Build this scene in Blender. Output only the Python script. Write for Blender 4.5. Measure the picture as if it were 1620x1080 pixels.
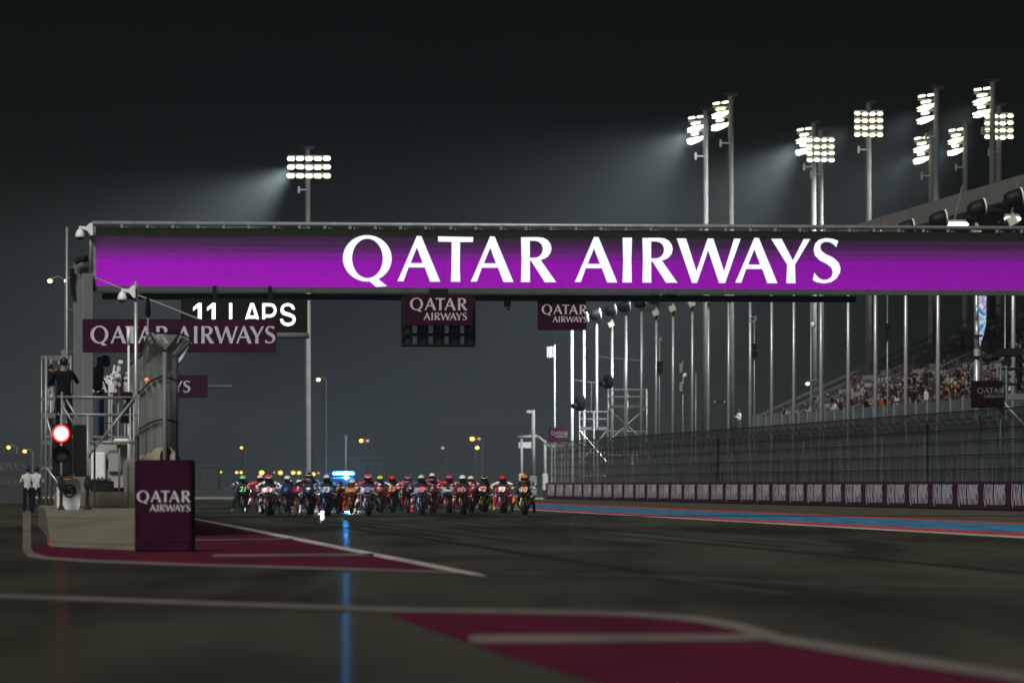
import bpy, bmesh, math, random
from mathutils import Vector, Matrix

random.seed(7)
sc = bpy.context.scene
for o in list(bpy.data.objects):
    bpy.data.objects.remove(o)
col = sc.collection
R = math.radians

# ------------------------------------------------------------------ camera
CAMZ, FPX, CX, HY = 1.09, 9000.0, 810.0, 766.0
cam_d = bpy.data.cameras.new('camera')
cam_d.sensor_width = 36.0
cam_d.lens = FPX / 1620 * 36.0
cam_d.shift_y = (HY - 540) / 1620
cam_d.clip_start = 0.5
cam_d.clip_end = 20000
cam_d.dof.use_dof = True
cam_d.dof.focus_distance = 203
cam_d.dof.aperture_fstop = 2.8
cam_d.dof.aperture_blades = 9
cam = bpy.data.objects.new('camera', cam_d)
cam.location = (0, 0, CAMZ)
cam.rotation_euler = (R(90), 0, 0)
col.objects.link(cam)
sc.camera = cam

# ------------------------------------------------------------------ world, key light, exposure
w = bpy.data.worlds.new('World')
sc.world = w
w.use_nodes = True
wn = w.node_tree
for n in list(wn.nodes):
    wn.nodes.remove(n)
wo = wn.nodes.new('ShaderNodeOutputWorld')
wb = wn.nodes.new('ShaderNodeBackground')
wb.inputs['Color'].default_value = (0.30, 0.38, 0.46, 1)
wb.inputs['Strength'].default_value = 0.0015
wn.links.new(wb.outputs[0], wo.inputs[0])

sun_d = bpy.data.lights.new('floodlight_glow', 'SUN')
sun_d.energy = 3.1
sun_d.angle = R(16)
sun_d.color = (1.0, 0.97, 0.92)
sun = bpy.data.objects.new('floodlight_glow', sun_d)
toward = Vector((-0.30, -0.74, 0.80)).normalized()
sun.rotation_euler = toward.to_track_quat('Z', 'Y').to_euler()
sun.location = (-60, -100, 120)
col.objects.link(sun)

sc.view_settings.view_transform = 'Standard'
sc.view_settings.look = 'None'
sc.view_settings.exposure = 0.0
sc.view_settings.gamma = 1.0
sc.view_settings.use_curve_mapping = False
sc.cycles.volume_bounces = 0
sc.cycles.max_bounces = 6
sc.cycles.diffuse_bounces = 2
sc.cycles.glossy_bounces = 2
sc.cycles.transparent_max_bounces = 24
sc.cycles.use_denoising = True
sc.cycles.sample_clamp_indirect = 6.0

# ------------------------------------------------------------------ helpers
def P(px, py, Y):
    return Vector(((px - CX) / FPX * Y, Y, CAMZ + (HY - py) / FPX * Y))

def G(px, py, z=0.0):
    Y = FPX * (CAMZ - z) / (py - HY)
    return Vector(((px - CX) / FPX * Y, Y, z))

WT = Vector((-0.0916, 1, 0)).normalized()      # along the trackside wall
WN = Vector((1, 0.0916, 0)).normalized()       # away from the track
W0 = Vector((20.5, 233.6, 0))
WANG = math.atan2(0.0916, 1)
def F(u, v, z=0.0):
    return W0 + WT * u + WN * v + Vector((0, 0, z))

class MB:
    def __init__(s):
        s.v = []; s.f = []; s.m = []; s.cur = 0; s.sm = []; s.smooth = False
    def mat(s, i): s.cur = i; return s
    def add(s, vs, fs):
        b = len(s.v)
        s.v += [tuple(v) for v in vs]
        for f in fs:
            s.f.append([b + i for i in f]); s.m.append(s.cur); s.sm.append(s.smooth)
        return s
    def box(s, c, size, rot=None):
        hx, hy, hz = size[0] / 2, size[1] / 2, size[2] / 2
        c = Vector(c)
        vs = [Vector((x, y, z)) for x in (-hx, hx) for y in (-hy, hy) for z in (-hz, hz)]
        if rot is not None:
            vs = [rot @ v for v in vs]
        return s.add([c + v for v in vs], [(0, 1, 3, 2), (4, 6, 7, 5), (0, 4, 5, 1), (2, 3, 7, 6), (0, 2, 6, 4), (1, 5, 7, 3)])
    def bbox(s, lo, hi):
        return s.box([(a + b) / 2 for a, b in zip(lo, hi)], [b - a for a, b in zip(lo, hi)])
    def rbox(s, c, size, r=0.02, rot=None):
        hx, hy, hz = size[0] / 2, size[1] / 2, size[2] / 2
        r = min(r, hx * .9, hy * .9, hz * .9)
        bm = bmesh.new()
        bmesh.ops.create_cube(bm, size=1)
        for v in bm.verts:
            v.co = Vector((v.co.x * 2 * hx, v.co.y * 2 * hy, v.co.z * 2 * hz))
        bmesh.ops.bevel(bm, geom=bm.edges[:], offset=r, segments=2, affect='EDGES')
        bm.verts.index_update()
        vs = [v.co.copy() for v in bm.verts]
        if rot is not None:
            vs = [rot @ v for v in vs]
        c = Vector(c)
        s.add([c + v for v in vs], [[v.index for v in f.verts] for f in bm.faces])
        bm.free()
        return s
    def cyl(s, p0, p1, r0, r1=None, n=8, cap=True):
        p0 = Vector(p0); p1 = Vector(p1)
        r1 = r0 if r1 is None else r1
        d = p1 - p0
        if d.length < 1e-6: return s
        q = d.to_track_quat('Z', 'Y')
        vs = []
        for p, r in ((p0, r0), (p1, r1)):
            for i in range(n):
                a = 2 * math.pi * i / n
                vs.append(p + q @ Vector((r * math.cos(a), r * math.sin(a), 0)))
        fs = [(i, (i + 1) % n, n + (i + 1) % n, n + i) for i in range(n)]
        old = s.smooth; s.smooth = n > 6
        s.add(vs, fs)
        s.smooth = old
        if cap:
            b = len(s.v) - 2 * n
            s.f.append([b + i for i in reversed(range(n))]); s.m.append(s.cur); s.sm.append(False)
            s.f.append([b + n + i for i in range(n)]); s.m.append(s.cur); s.sm.append(False)
        return s
    def tube(s, pts, r, n=6):
        for a, b in zip(pts[:-1], pts[1:]):
            s.cyl(a, b, r, r, n)
        return s
    def rings(s, rings, closed=True, caps=True, smooth=True):
        n = len(rings[0]); vs = [p for r in rings for p in r]
        fs = []
        for k in range(len(rings) - 1):
            for i in range(n if closed else n - 1):
                j = (i + 1) % n
                fs.append((k * n + i, k * n + j, (k + 1) * n + j, (k + 1) * n + i))
        b = len(s.v)
        old = s.smooth; s.smooth = smooth
        s.add(vs, fs); s.smooth = old
        if caps:
            s.f.append([b + i for i in reversed(range(n))]); s.m.append(s.cur); s.sm.append(False)
            k = len(rings) - 1
            s.f.append([b + k * n + i for i in range(n)]); s.m.append(s.cur); s.sm.append(False)
        return s
    def ell(s, c, r, n=12, k=8, zcut=None, rot=None):
        c = Vector(c); rg = []
        for j in range(k + 1):
            t = math.pi * (j / k) - math.pi / 2
            t = max(-1.55, min(1.55, t))
            rg.append([c + ((rot @ Vector((r[0] * math.cos(t) * math.cos(2 * math.pi * i / n), r[1] * math.cos(t) * math.sin(2 * math.pi * i / n), r[2] * math.sin(t)))) if rot is not None else Vector((r[0] * math.cos(t) * math.cos(2 * math.pi * i / n), r[1] * math.cos(t) * math.sin(2 * math.pi * i / n), r[2] * math.sin(t)))) for i in range(n)])
        return s.rings(rg)
    def torus(s, c, R_, r, axis='X', n=28, k=8, rx=None):
        c = Vector(c); rg = []
        for i in range(n + 1):
            a = 2 * math.pi * i / n
            ring = []
            for j in range(k):
                b = 2 * math.pi * j / k
                rad = R_ + r * math.cos(b)
                off = (rx or r) * math.sin(b)
                if axis == 'X':
                    ring.append(c + Vector((off, rad * math.cos(a), rad * math.sin(a))))
                elif axis == 'Y':
                    ring.append(c + Vector((rad * math.cos(a), off, rad * math.sin(a))))
                else:
                    ring.append(c + Vector((rad * math.cos(a), rad * math.sin(a), off)))
            rg.append(ring)
        return s.rings(rg, caps=False)
    def poly(s, pts):
        return s.add(pts, [list(range(len(pts)))])
    def prism(s, pts, d):
        n = len(pts); d = Vector(d)
        a = [Vector(p) for p in pts]; b = [p + d for p in a]
        return s.add(a + b, [list(reversed(range(n))), [n + i for i in range(n)]] + [(i, (i + 1) % n, n + (i + 1) % n, n + i) for i in range(n)])
    def mesh(s, name, mats):
        me = bpy.data.meshes.new(name)
        me.from_pydata(s.v, [], s.f)
        for m in (mats if isinstance(mats, (list, tuple)) else [mats]):
            me.materials.append(m)
        me.polygons.foreach_set('material_index', s.m)
        me.polygons.foreach_set('use_smooth', s.sm)
        bm = bmesh.new(); bm.from_mesh(me)
        bmesh.ops.recalc_face_normals(bm, faces=bm.faces)
        bm.to_mesh(me); bm.free()
        me.update()
        return me
    def build(s, name, mats, parent=None, loc=None, rot=None):
        return link(name, s.mesh(name, mats), parent, loc, rot)

def link(name, me, parent=None, loc=None, rot=None):
    o = bpy.data.objects.new(name, me)
    col.objects.link(o)
    if parent is not None: o.parent = parent
    if loc is not None: o.location = loc
    if rot is not None: o.rotation_euler = rot
    return o

def thing(name, label, cat, loc=(0, 0, 0), rz=0, group=None):
    o = bpy.data.objects.new(name, None)
    o.empty_display_size = 0.2
    col.objects.link(o)
    o.location = loc; o.rotation_euler = (0, 0, rz)
    return tag(o, label, cat, group)

def tag(o, label, cat, group=None):
    o['label'] = label; o['category'] = cat
    if group: o['group'] = group
    return o

def struct(o):
    o['kind'] = 'structure'; return o

# ------------------------------------------------------------------ materials
MATS = {}
def mat(name, rgb, rough=0.6, metal=0.0, var=0.12, scale=6.0, bump=0.0, spec=0.5, coat=0.0):
    if name in MATS: return MATS[name]
    m = bpy.data.materials.new(name); m.use_nodes = True
    nt = m.node_tree; b = nt.nodes['Principled BSDF']
    b.inputs['Roughness'].default_value = rough
    b.inputs['Metallic'].default_value = metal
    b.inputs['Specular IOR Level'].default_value = spec
    if coat: b.inputs['Coat Weight'].default_value = coat; b.inputs['Coat Roughness'].default_value = 0.08
    tc = nt.nodes.new('ShaderNodeTexCoord')
    nz = nt.nodes.new('ShaderNodeTexNoise'); nz.inputs['Scale'].default_value = scale; nz.inputs['Detail'].default_value = 4
    nt.links.new(tc.outputs['Object'], nz.inputs['Vector'])
    rp = nt.nodes.new('ShaderNodeValToRGB')
    rp.color_ramp.elements[0].position = 0.3; rp.color_ramp.elements[1].position = 0.72
    rp.color_ramp.elements[0].color = [max(0, c * (1 - var)) for c in rgb] + [1]
    rp.color_ramp.elements[1].color = [min(1, c * (1 + var)) for c in rgb] + [1]
    nt.links.new(nz.outputs['Fac'], rp.inputs['Fac'])
    nt.links.new(rp.outputs['Color'], b.inputs['Base Color'])
    if bump:
        bp = nt.nodes.new('ShaderNodeBump'); bp.inputs['Strength'].default_value = bump
        nt.links.new(nz.outputs['Fac'], bp.inputs['Height']); nt.links.new(bp.outputs[0], b.inputs['Normal'])
    MATS[name] = m
    return m

def emis(name, rgb, strength, sample=True):
    if name in MATS: return MATS[name]
    m = bpy.data.materials.new(name); m.use_nodes = True
    b = m.node_tree.nodes['Principled BSDF']
    b.inputs['Base Color'].default_value = (*[min(1, c) for c in rgb], 1)
    b.inputs['Emission Color'].default_value = (*rgb, 1)
    b.inputs['Emission Strength'].default_value = strength
    if not sample:
        m.cycles.emission_sampling = 'NONE'
    MATS[name] = m
    return m

def livery(name, cols, scale=5.0, rough=0.28, coat=0.4, hard=True):
    """painted panels: flat colour fields with crisp edges, laid out in the object's own space"""
    if name in MATS: return MATS[name]
    m = bpy.data.materials.new(name); m.use_nodes = True
    nt = m.node_tree; b = nt.nodes['Principled BSDF']
    b.inputs['Roughness'].default_value = rough
    b.inputs['Coat Weight'].default_value = coat
    tc = nt.nodes.new('ShaderNodeTexCoord')
    mp = nt.nodes.new('ShaderNodeMapping')
    mp.inputs['Rotation'].default_value = (0.4, 0.5, 0.2)
    ab = nt.nodes.new('ShaderNodeVectorMath'); ab.operation = 'ABSOLUTE'
    nt.links.new(tc.outputs['Object'], ab.inputs[0])
    nt.links.new(ab.outputs[0], mp.inputs['Vector'])
    vo = nt.nodes.new('ShaderNodeTexVoronoi'); vo.inputs['Scale'].default_value = scale
    nt.links.new(mp.outputs[0], vo.inputs['Vector'])
    sp = nt.nodes.new('ShaderNodeSeparateColor')
    nt.links.new(vo.outputs['Color'], sp.inputs[0])
    rp = nt.nodes.new('ShaderNodeValToRGB'); rp.color_ramp.interpolation = 'CONSTANT'
    els = rp.color_ramp.elements
    pos = 0.0
    for i, (c, wt) in enumerate(cols):
        if i < 2:
            e = els[i]; e.position = pos
        else:
            e = els.new(pos)
        e.color = (*c, 1)
        pos += wt
    if len(cols) == 1:
        els[1].color = (*cols[0][0], 1)
    nt.links.new(sp.outputs[0], rp.inputs['Fac'])
    nt.links.new(rp.outputs['Color'], b.inputs['Base Color'])
    MATS[name] = m
    return m

WHITE = (0.78, 0.78, 0.76)
M_steel = mat('galvanised_steel', (0.27, 0.285, 0.29), 0.45, 0.4, 0.18, 3)
M_polesteel = mat('brushed_pole_steel', (0.40, 0.42, 0.42), 0.38, 0.5, 0.12, 2)
M_dark = mat('black_metal', (0.008, 0.0085, 0.008), 0.55, 0, 0.3, 5, spec=0.18)
M_grey = mat('grey_paint', (0.13, 0.145, 0.14), 0.55, 0.1, 0.14, 2.5)
M_greypylon = mat('pylon_grey', (0.135, 0.15, 0.148), 0.6, 0.1, 0.10, 1.5)
M_frame = mat('frame_greenish_grey', (0.085, 0.105, 0.09), 0.5, 0.3, 0.15, 2)
M_burg = mat('burgundy_board', (0.028, 0.0035, 0.015), 0.8, 0, 0.3, 2.2, spec=0.06)
M_burgwall = mat('burgundy_wall_banner', (0.058, 0.012, 0.036), 0.8, 0, 0.2, 1.5, spec=0.06)
M_letter = mat('white_letter_print', (0.48, 0.47, 0.50), 0.6, 0, 0.06, 2)
M_letterdim = mat('grey_letter_print', (0.13, 0.12, 0.13), 0.6, 0, 0.2, 4)
M_white = mat('white_paint', WHITE, 0.45, 0, 0.05, 4)
M_offwhite = mat('offwhite_panel', (0.30, 0.31, 0.30), 0.5, 0, 0.12, 2)
M_concrete = mat('concrete', (0.145, 0.13, 0.098), 0.85, 0, 0.2, 3, 0.2)
M_barrier = mat('barrier_concrete', (0.26, 0.225, 0.17), 0.85, 0, 0.14, 4, 0.15)
M_rubber = mat('tyre_rubber', (0.013, 0.013, 0.013), 0.5, 0, 0.3, 8)
M_carbon = mat('carbon_black', (0.012, 0.012, 0.013), 0.35, 0, 0.3, 10)
M_visor = mat('dark_visor', (0.008, 0.008, 0.01), 0.08, 0, 0.1, 4, spec=0.8)
M_glass = mat('camera_dome_glass', (0.02, 0.02, 0.022), 0.06, 0, 0.1, 4, spec=0.8)
M_gold = mat('fork_gold', (0.55, 0.36, 0.12), 0.3, 0.8, 0.1, 5)
M_plank = mat('scaffold_plank', (0.16, 0.15, 0.13), 0.8, 0, 0.25, 4)
M_skin = mat('skin', (0.22, 0.125, 0.08), 0.5, 0, 0.1, 8)
M_hair = mat('dark_hair', (0.012, 0.010, 0.009), 0.6, 0, 0.3, 10)
M_lamp_off = mat('unlit_lens', (0.030, 0.036, 0.026), 0.25, 0, 0.35, 12)
M_flood = emis('floodlight_lens', (1.0, 0.95, 0.70), 3.2, False)
M_orange_lamp = emis('sodium_lamp', (1.0, 0.52, 0.07), 7.5, False)
M_orange_dim = emis('sodium_lamp_dim', (0.9, 0.36, 0.10), 1.6, False)
M_yellow_lamp = emis('warm_street_lamp', (1.0, 0.84, 0.35), 6.0, False)
M_redlamp = emis('red_signal_lamp', (1.0, 0.16, 0.14), 9.0)
M_redrim = emis('red_signal_rim', (1.0, 0.008, 0.008), 2.5)
M_bluebar = emis('blue_beacon', (0.05, 0.38, 1.0), 760.0)
M_headlamp = emis('headlamp', (0.9, 0.95, 1.0), 40.0, False)

# asphalt ----------------------------------------------------------
def asphalt(name, base, rlo, rhi, streak=True):
    m = bpy.data.materials.new(name); m.use_nodes = True
    nt = m.node_tree; b = nt.nodes['Principled BSDF']
    geo = nt.nodes.new('ShaderNodeNewGeometry')
    mp = nt.nodes.new('ShaderNodeMapping'); mp.inputs['Rotation'].default_value = (0, 0, -WANG)
    mp.inputs['Scale'].default_value = (0.34, 0.028, 1)
    nt.links.new(geo.outputs['Position'], mp.inputs['Vector'])
    n1 = nt.nodes.new('ShaderNodeTexNoise'); n1.inputs['Scale'].default_value = 1.0; n1.inputs['Detail'].default_value = 5; n1.inputs['Distortion'].default_value = 0.6
    nt.links.new(mp.outputs[0], n1.inputs['Vector'])
    n2 = nt.nodes.new('ShaderNodeTexNoise'); n2.inputs['Scale'].default_value = 0.04; n2.inputs['Detail'].default_value = 3
    nt.links.new(geo.outputs['Position'], n2.inputs['Vector'])
    n3 = nt.nodes.new('ShaderNodeTexNoise'); n3.inputs['Scale'].default_value = 9; n3.inputs['Detail'].default_value = 3
    nt.links.new(geo.outputs['Position'], n3.inputs['Vector'])
    a1 = nt.nodes.new('ShaderNodeMath'); a1.operation = 'MULTIPLY_ADD'; a1.inputs[1].default_value = 0.6
    nt.links.new(n1.outputs['Fac'], a1.inputs[0]); 
    a0 = nt.nodes.new('ShaderNodeMath'); a0.operation = 'MULTIPLY'; a0.inputs[1].default_value = 0.4
    nt.links.new(n2.outputs['Fac'], a0.inputs[0]); nt.links.new(a0.outputs[0], a1.inputs[2])
    rp = nt.nodes.new('ShaderNodeValToRGB')
    rp.color_ramp.elements[0].position = 0.39; rp.color_ramp.elements[1].position = 0.61
    rp.color_ramp.elements[0].color = (*[c * 0.42 for c in base], 1)
    rp.color_ramp.elements[1].color = (*[c * 1.65 for c in base], 1)
    nt.links.new(a1.outputs[0], rp.inputs['Fac'])
    mx = nt.nodes.new('ShaderNodeMixRGB'); mx.blend_type = 'MULTIPLY'; mx.inputs['Fac'].default_value = 0.5
    r3 = nt.nodes.new('ShaderNodeValToRGB'); r3.color_ramp.elements[0].color = (0.55, 0.55, 0.55, 1); r3.color_ramp.elements[1].color = (1, 1, 1, 1)
    nt.links.new(n3.outputs['Fac'], r3.inputs['Fac'])
    nt.links.new(rp.outputs['Color'], mx.inputs[1]); nt.links.new(r3.outputs['Color'], mx.inputs[2])
    out = nt.nodes['Material Output']
    df = nt.nodes.new('ShaderNodeBsdfDiffuse'); gl = nt.nodes.new('ShaderNodeBsdfGlossy'); ms = nt.nodes.new('ShaderNodeMixShader')
    ms.inputs[0].default_value = GLOSS
    g2 = nt.nodes.new('ShaderNodeBsdfGlossy'); g2.inputs['Roughness'].default_value = 0.33; m2 = nt.nodes.new('ShaderNodeMixShader'); m2.inputs[0].default_value = 0.055
    nt.links.new(mx.outputs[0], df.inputs['Color'])
    nt.links.new(df.outputs[0], m2.inputs[1]); nt.links.new(g2.outputs[0], m2.inputs[2]); nt.links.new(m2.outputs[0], ms.inputs[1]); nt.links.new(gl.outputs[0], ms.inputs[2]); nt.links.new(ms.outputs[0], out.inputs['Surface'])
    mr = nt.nodes.new('ShaderNodeMapRange'); mr.inputs['From Min'].default_value = 0.35; mr.inputs['From Max'].default_value = 0.65
    mr.inputs['To Min'].default_value = rlo; mr.inputs['To Max'].default_value = rhi
    nt.links.new(n1.outputs['Fac'], mr.inputs['Value'])
    nt.links.new(mr.outputs[0], gl.inputs['Roughness'])
    nt.nodes.remove(b)
    return m
GLOSS = 0.028
M_asphalt = asphalt('track_asphalt', (0.037, 0.0375, 0.026), 0.12, 0.20)
M_desert = mat('dusty_ground', (0.05, 0.047, 0.038), 1.0, 0, 0.3, 0.3, spec=0.0)
M_gravel = mat('gravel_verge', (0.072, 0.068, 0.048), 1.0, 0, 0.5, 2.2, 0.4, spec=0.0)
def worn(name, c, dirt, amt, sc_=0.6, rough=0.6):
    """paint worn through to the asphalt in long streaks"""
    m = bpy.data.materials.new(name); m.use_nodes = True
    nt = m.node_tree; b = nt.nodes['Principled BSDF']
    geo = nt.nodes.new('ShaderNodeNewGeometry')
    mp = nt.nodes.new('ShaderNodeMapping'); mp.inputs['Rotation'].default_value = (0, 0, -WANG); mp.inputs['Scale'].default_value = (1.0, 0.12, 1)
    nt.links.new(geo.outputs['Position'], mp.inputs['Vector'])
    n1 = nt.nodes.new('ShaderNodeTexNoise'); n1.inputs['Scale'].default_value = sc_; n1.inputs['Detail'].default_value = 6; n1.inputs['Roughness'].default_value = 0.65
    nt.links.new(mp.outputs[0], n1.inputs['Vector'])
    rp = nt.nodes.new('ShaderNodeValToRGB')
    rp.color_ramp.elements[0].position = 0.40 - 0.1 + amt * 0.2; rp.color_ramp.elements[1].position = 0.58 + amt * 0.15
    rp.color_ramp.elements[0].color = (*dirt, 1); rp.color_ramp.elements[1].color = (*c, 1)
    nt.links.new(n1.outputs['Fac'], rp.inputs['Fac'])
    nt.links.new(rp.outputs['Color'], b.inputs['Base Color'])
    b.inputs['Roughness'].default_value = rough
    b.inputs['Specular IOR Level'].default_value = 0.04
    return m
M_pburg = worn('burgundy_track_paint', (0.080, 0.010, 0.024), (0.050, 0.010, 0.018), 0.0, rough=0.62)
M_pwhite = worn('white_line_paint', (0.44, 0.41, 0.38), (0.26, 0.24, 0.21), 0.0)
M_pfaint = worn('faded_line_paint', (0.058, 0.055, 0.040), (0.033, 0.032, 0.024), 0.3)
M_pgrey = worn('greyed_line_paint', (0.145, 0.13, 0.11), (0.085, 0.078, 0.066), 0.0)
M_pblue = worn('blue_runoff_paint', (0.055, 0.20, 0.33), (0.022, 0.085, 0.155), 0.1, 1.6)
M_pred = worn('red_runoff_paint', (0.46, 0.045, 0.05), (0.24, 0.03, 0.035), -0.2)
M_platform = worn('pit_apron_concrete', (0.165, 0.15, 0.115), (0.12, 0.11, 0.085), -0.2, 0.8, 0.8)

# wire mesh: woven wires too fine to tell apart at this distance
def wiremesh(name, c, cover):
    m = bpy.data.materials.new(name); m.use_nodes = True
    nt = m.node_tree; b = nt.nodes['Principled BSDF']; out = nt.nodes['Material Output']
    b.inputs['Base Color'].default_value = (*c, 1); b.inputs['Roughness'].default_value = 0.5; b.inputs['Metallic'].default_value = 0.3
    tr = nt.nodes.new('ShaderNodeBsdfTransparent'); mx = nt.nodes.new('ShaderNodeMixShader')
    tc = nt.nodes.new('ShaderNodeTexCoord'); nz = nt.nodes.new('ShaderNodeTexNoise'); nz.inputs['Scale'].default_value = 1.3; nz.inputs['Detail'].default_value = 5
    nt.links.new(tc.outputs['Object'], nz.inputs['Vector'])
    mr = nt.nodes.new('ShaderNodeMapRange'); mr.inputs['To Min'].default_value = cover - 0.14; mr.inputs['To Max'].default_value = cover + 0.14
    mr.inputs['From Min'].default_value = 0.3; mr.inputs['From Max'].default_value = 0.7
    nt.links.new(nz.outputs['Fac'], mr.inputs['Value'])
    nt.links.new(mr.outputs[0], mx.inputs[0])
    nt.links.new(tr.outputs[0], mx.inputs[1]); nt.links.new(b.outputs[0], mx.inputs[2])
    nt.links.new(mx.outputs[0], out.inputs['Surface'])
    return m
M_mesh = wiremesh('catch_fence_wire', (0.125, 0.138, 0.145), 0.50)
M_meshtop = wiremesh('catch_fence_top_wire', (0.105, 0.115, 0.12), 0.62)
M_mesh2 = wiremesh('pit_fence_wire', (0.40, 0.44, 0.40), 0.70)

# ------------------------------------------------------------------ lettering
def ellpts(cx, cy, rx, ry, n=36):
    return [(cx + rx * math.cos(2 * math.pi * i / n), cy + ry * math.sin(2 * math.pi * i / n)) for i in range(n)]
_B = 537.0
def _n(pts, x0, base): return [((x - x0) / 433.0, (base - y) / 433.0) for x, y in pts]
def _arc(p, q, n=8):
    pass
_bowl_o = [(703, 110), (860, 107), (915, 113), (957, 135), (985, 172), (995, 215), (985, 258), (960, 292), (928, 313), (890, 325)]
_bowl_i = [(787, 143), (835, 143), (872, 152), (900, 178), (912, 215), (905, 255), (882, 288), (845, 304), (787, 305)]
LET = {
 'Q': ([_n(ellpts(292.5, 306, 232.5, 221), 60, 525), _n(list(reversed(ellpts(294, 306, 146, 187))), 60, 525)], 1.074),
 'q': ([_n([(300, 512), (375, 578), (482, 570), (395, 500), (345, 505)], 60, 525)], 0),
 'A': ([_n([(577, 522), (605, 460), (762, 90), (805, 92), (958, 460), (985, 525), (888, 525), (838, 390), (683, 390), (635, 522)], 577, 525), _n([(762, 200), (818, 348), (702, 348)], 577, 525)], 0.942),
 'T': ([_n([(965, 95), (1300, 100), (1297, 148), (1175, 148), (1172, 400), (1177, 527), (1088, 527), (1092, 400), (1095, 148), (965, 145)], 965, 527)], 0.774),
 'R': ([_n(_bowl_o + [(1040, 537), (930, 537), (800, 335), (787, 335), (789, 537), (703, 537), (708, 320)], 703, 537), _n(_bowl_i, 703, 537)], 0.778),
 'I': ([_n([(510, 108), (600, 108), (594, 320), (598, 537), (508, 537), (515, 320)], 508, 537)], 0.21),
 'W': ([_n([(1032, 112), (1122, 112), (1222, 425), (1330, 112), (1385, 112), (1488, 425), (1585, 112), (1648, 112), (1498, 538), (1440, 538), (1335, 225), (1228, 538), (1180, 538)], 1032, 537)], 1.42),
 'Y': ([_n([(622, 112), (722, 110), (832, 318), (935, 112), (1000, 112), (852, 358), (857, 537), (768, 537), (775, 358)], 622, 537)], 0.873),
 'S': ([_n([(1272, 127), (1220, 108), (1150, 102), (1085, 118), (1045, 160), (1033, 215), (1045, 268), (1090, 315), (1160, 350), (1205, 385), (1220, 430), (1205, 475), (1165, 500), (1125, 503), (1085, 485), (1060, 460), (1040, 435), (1025, 507), (1060, 525), (1130, 537), (1200, 525), (1255, 490), (1290, 430), (1293, 385), (1275, 335), (1225, 290), (1150, 255), (1110, 225), (1097, 190), (1108, 155), (1140, 138), (1185, 140), (1225, 160), (1253, 188)], 1025, 537)], 0.62),
}
ADV = [('Q', 540), ('q', 540), ('A', 626.5), ('T', 691), ('A', 743), ('R', 823), ('A', 908.7), ('I', 985), ('R', 1017), ('W', 1072), ('A', 1166), ('Y', 1224), ('S', 1291)]
def curve_mesh(name, splines, m, extrude=0.0):
    cu = bpy.data.curves.new(name, 'CURVE'); cu.dimensions = '2D'; cu.fill_mode = 'BOTH'; cu.extrude = extrude
    for pts in splines:
        sp = cu.splines.new('POLY'); sp.points.add(len(pts) - 1)
        for p, (x, y) in zip(sp.points, pts): p.co = (x, y, 0, 1)
        sp.use_cyclic_u = True
    o = bpy.data.objects.new(name, cu); col.objects.link(o)
    dg = bpy.context.evaluated_depsgraph_get(); dg.update()
    me = bpy.data.meshes.new_from_object(o.evaluated_get(dg))
    bpy.data.objects.remove(o); bpy.data.curves.remove(cu)
    me.materials.clear(); me.materials.append(m); me.name = name
    return me
def merge_mesh(name, parts, m):
    bm = bmesh.new()
    for me in parts: bm.from_mesh(me)
    out = bpy.data.meshes.new(name); bm.to_mesh(out); bm.free()
    for me in parts: bpy.data.meshes.remove(me)
    out.materials.append(m)
    return out
def wordmark(name, m, two_lines=False, extrude=0.004):
    """unit cap height; origin at the left end of the baseline"""
    parts = []
    for i, (ch, x) in enumerate(ADV):
        sx, ox, oy = 1.0, (x - 540) / 72.2, 0.0
        if two_lines and i >= 6:
            k = 0.60
            ox = 4.667 - (1336 - x) / 72.2 * k; oy = -0.80; sx = k
        parts.append(curve_mesh('glyph', [[(px * sx + ox, py * sx + oy) for px, py in sp] for sp in LET[ch][0]], m, extrude))
    return merge_mesh(name, parts, m)
WM_ONE = wordmark('lettering', M_letter)
WM_TWO = wordmark('lettering', M_letter, True)
def letters(me, m, parent, loc, sx, sy=None, rz=0, name='lettering'):
    """place a wordmark standing upright, facing -Y of its parent"""
    sy = sy or sx
    o = link(name, me, parent, loc, (R(90), 0, rz))
    o.scale = (sx, sy, 1)
    if m is not None and m != me.materials[0]:
        o.material_slots[0].link = 'OBJECT'; o.material_slots[0].material = m
    return o
def text_mesh(name, body, size, m, extrude=0.002, bold=0.0, shear=0.0):
    cu = bpy.data.curves.new(name, 'FONT'); cu.body = body; cu.size = size; cu.extrude = extrude; cu.offset = bold; cu.shear = shear
    cu.align_x = 'CENTER'; cu.align_y = 'CENTER'; cu.resolution_u = 3
    o = bpy.data.objects.new(name, cu); col.objects.link(o)
    dg = bpy.context.evaluated_depsgraph_get(); dg.update()
    me = bpy.data.meshes.new_from_object(o.evaluated_get(dg))
    bpy.data.objects.remove(o); bpy.data.curves.remove(cu)
    me.materials.clear(); me.materials.append(m)
    return me

# ================================================================== SETTING
def sheet(name, pts, m, z, kind='structure', parent=None):
    mb = MB(); mb.poly([Vector((p[0], p[1], z)) for p in pts])
    o = mb.build(name, m, parent)
    if parent is None: o['kind'] = kind
    return o

sheet('ground', [(-1450, -55), (1450, -55), (1450, 2570), (-1450, 2570)], M_desert, -0.05)
a = F(-300, -0.5); b = F(420, -0.5)
sheet('track', [(-70, -40), (a.x, a.y), (b.x, b.y), (-120, b.y)], M_asphalt, 0.0)

def line_px(pairs_top, pairs_bot):
    return [G(x, y) for x, y in pairs_top] + [G(x, y) for x, y in reversed(pairs_bot)]
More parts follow.
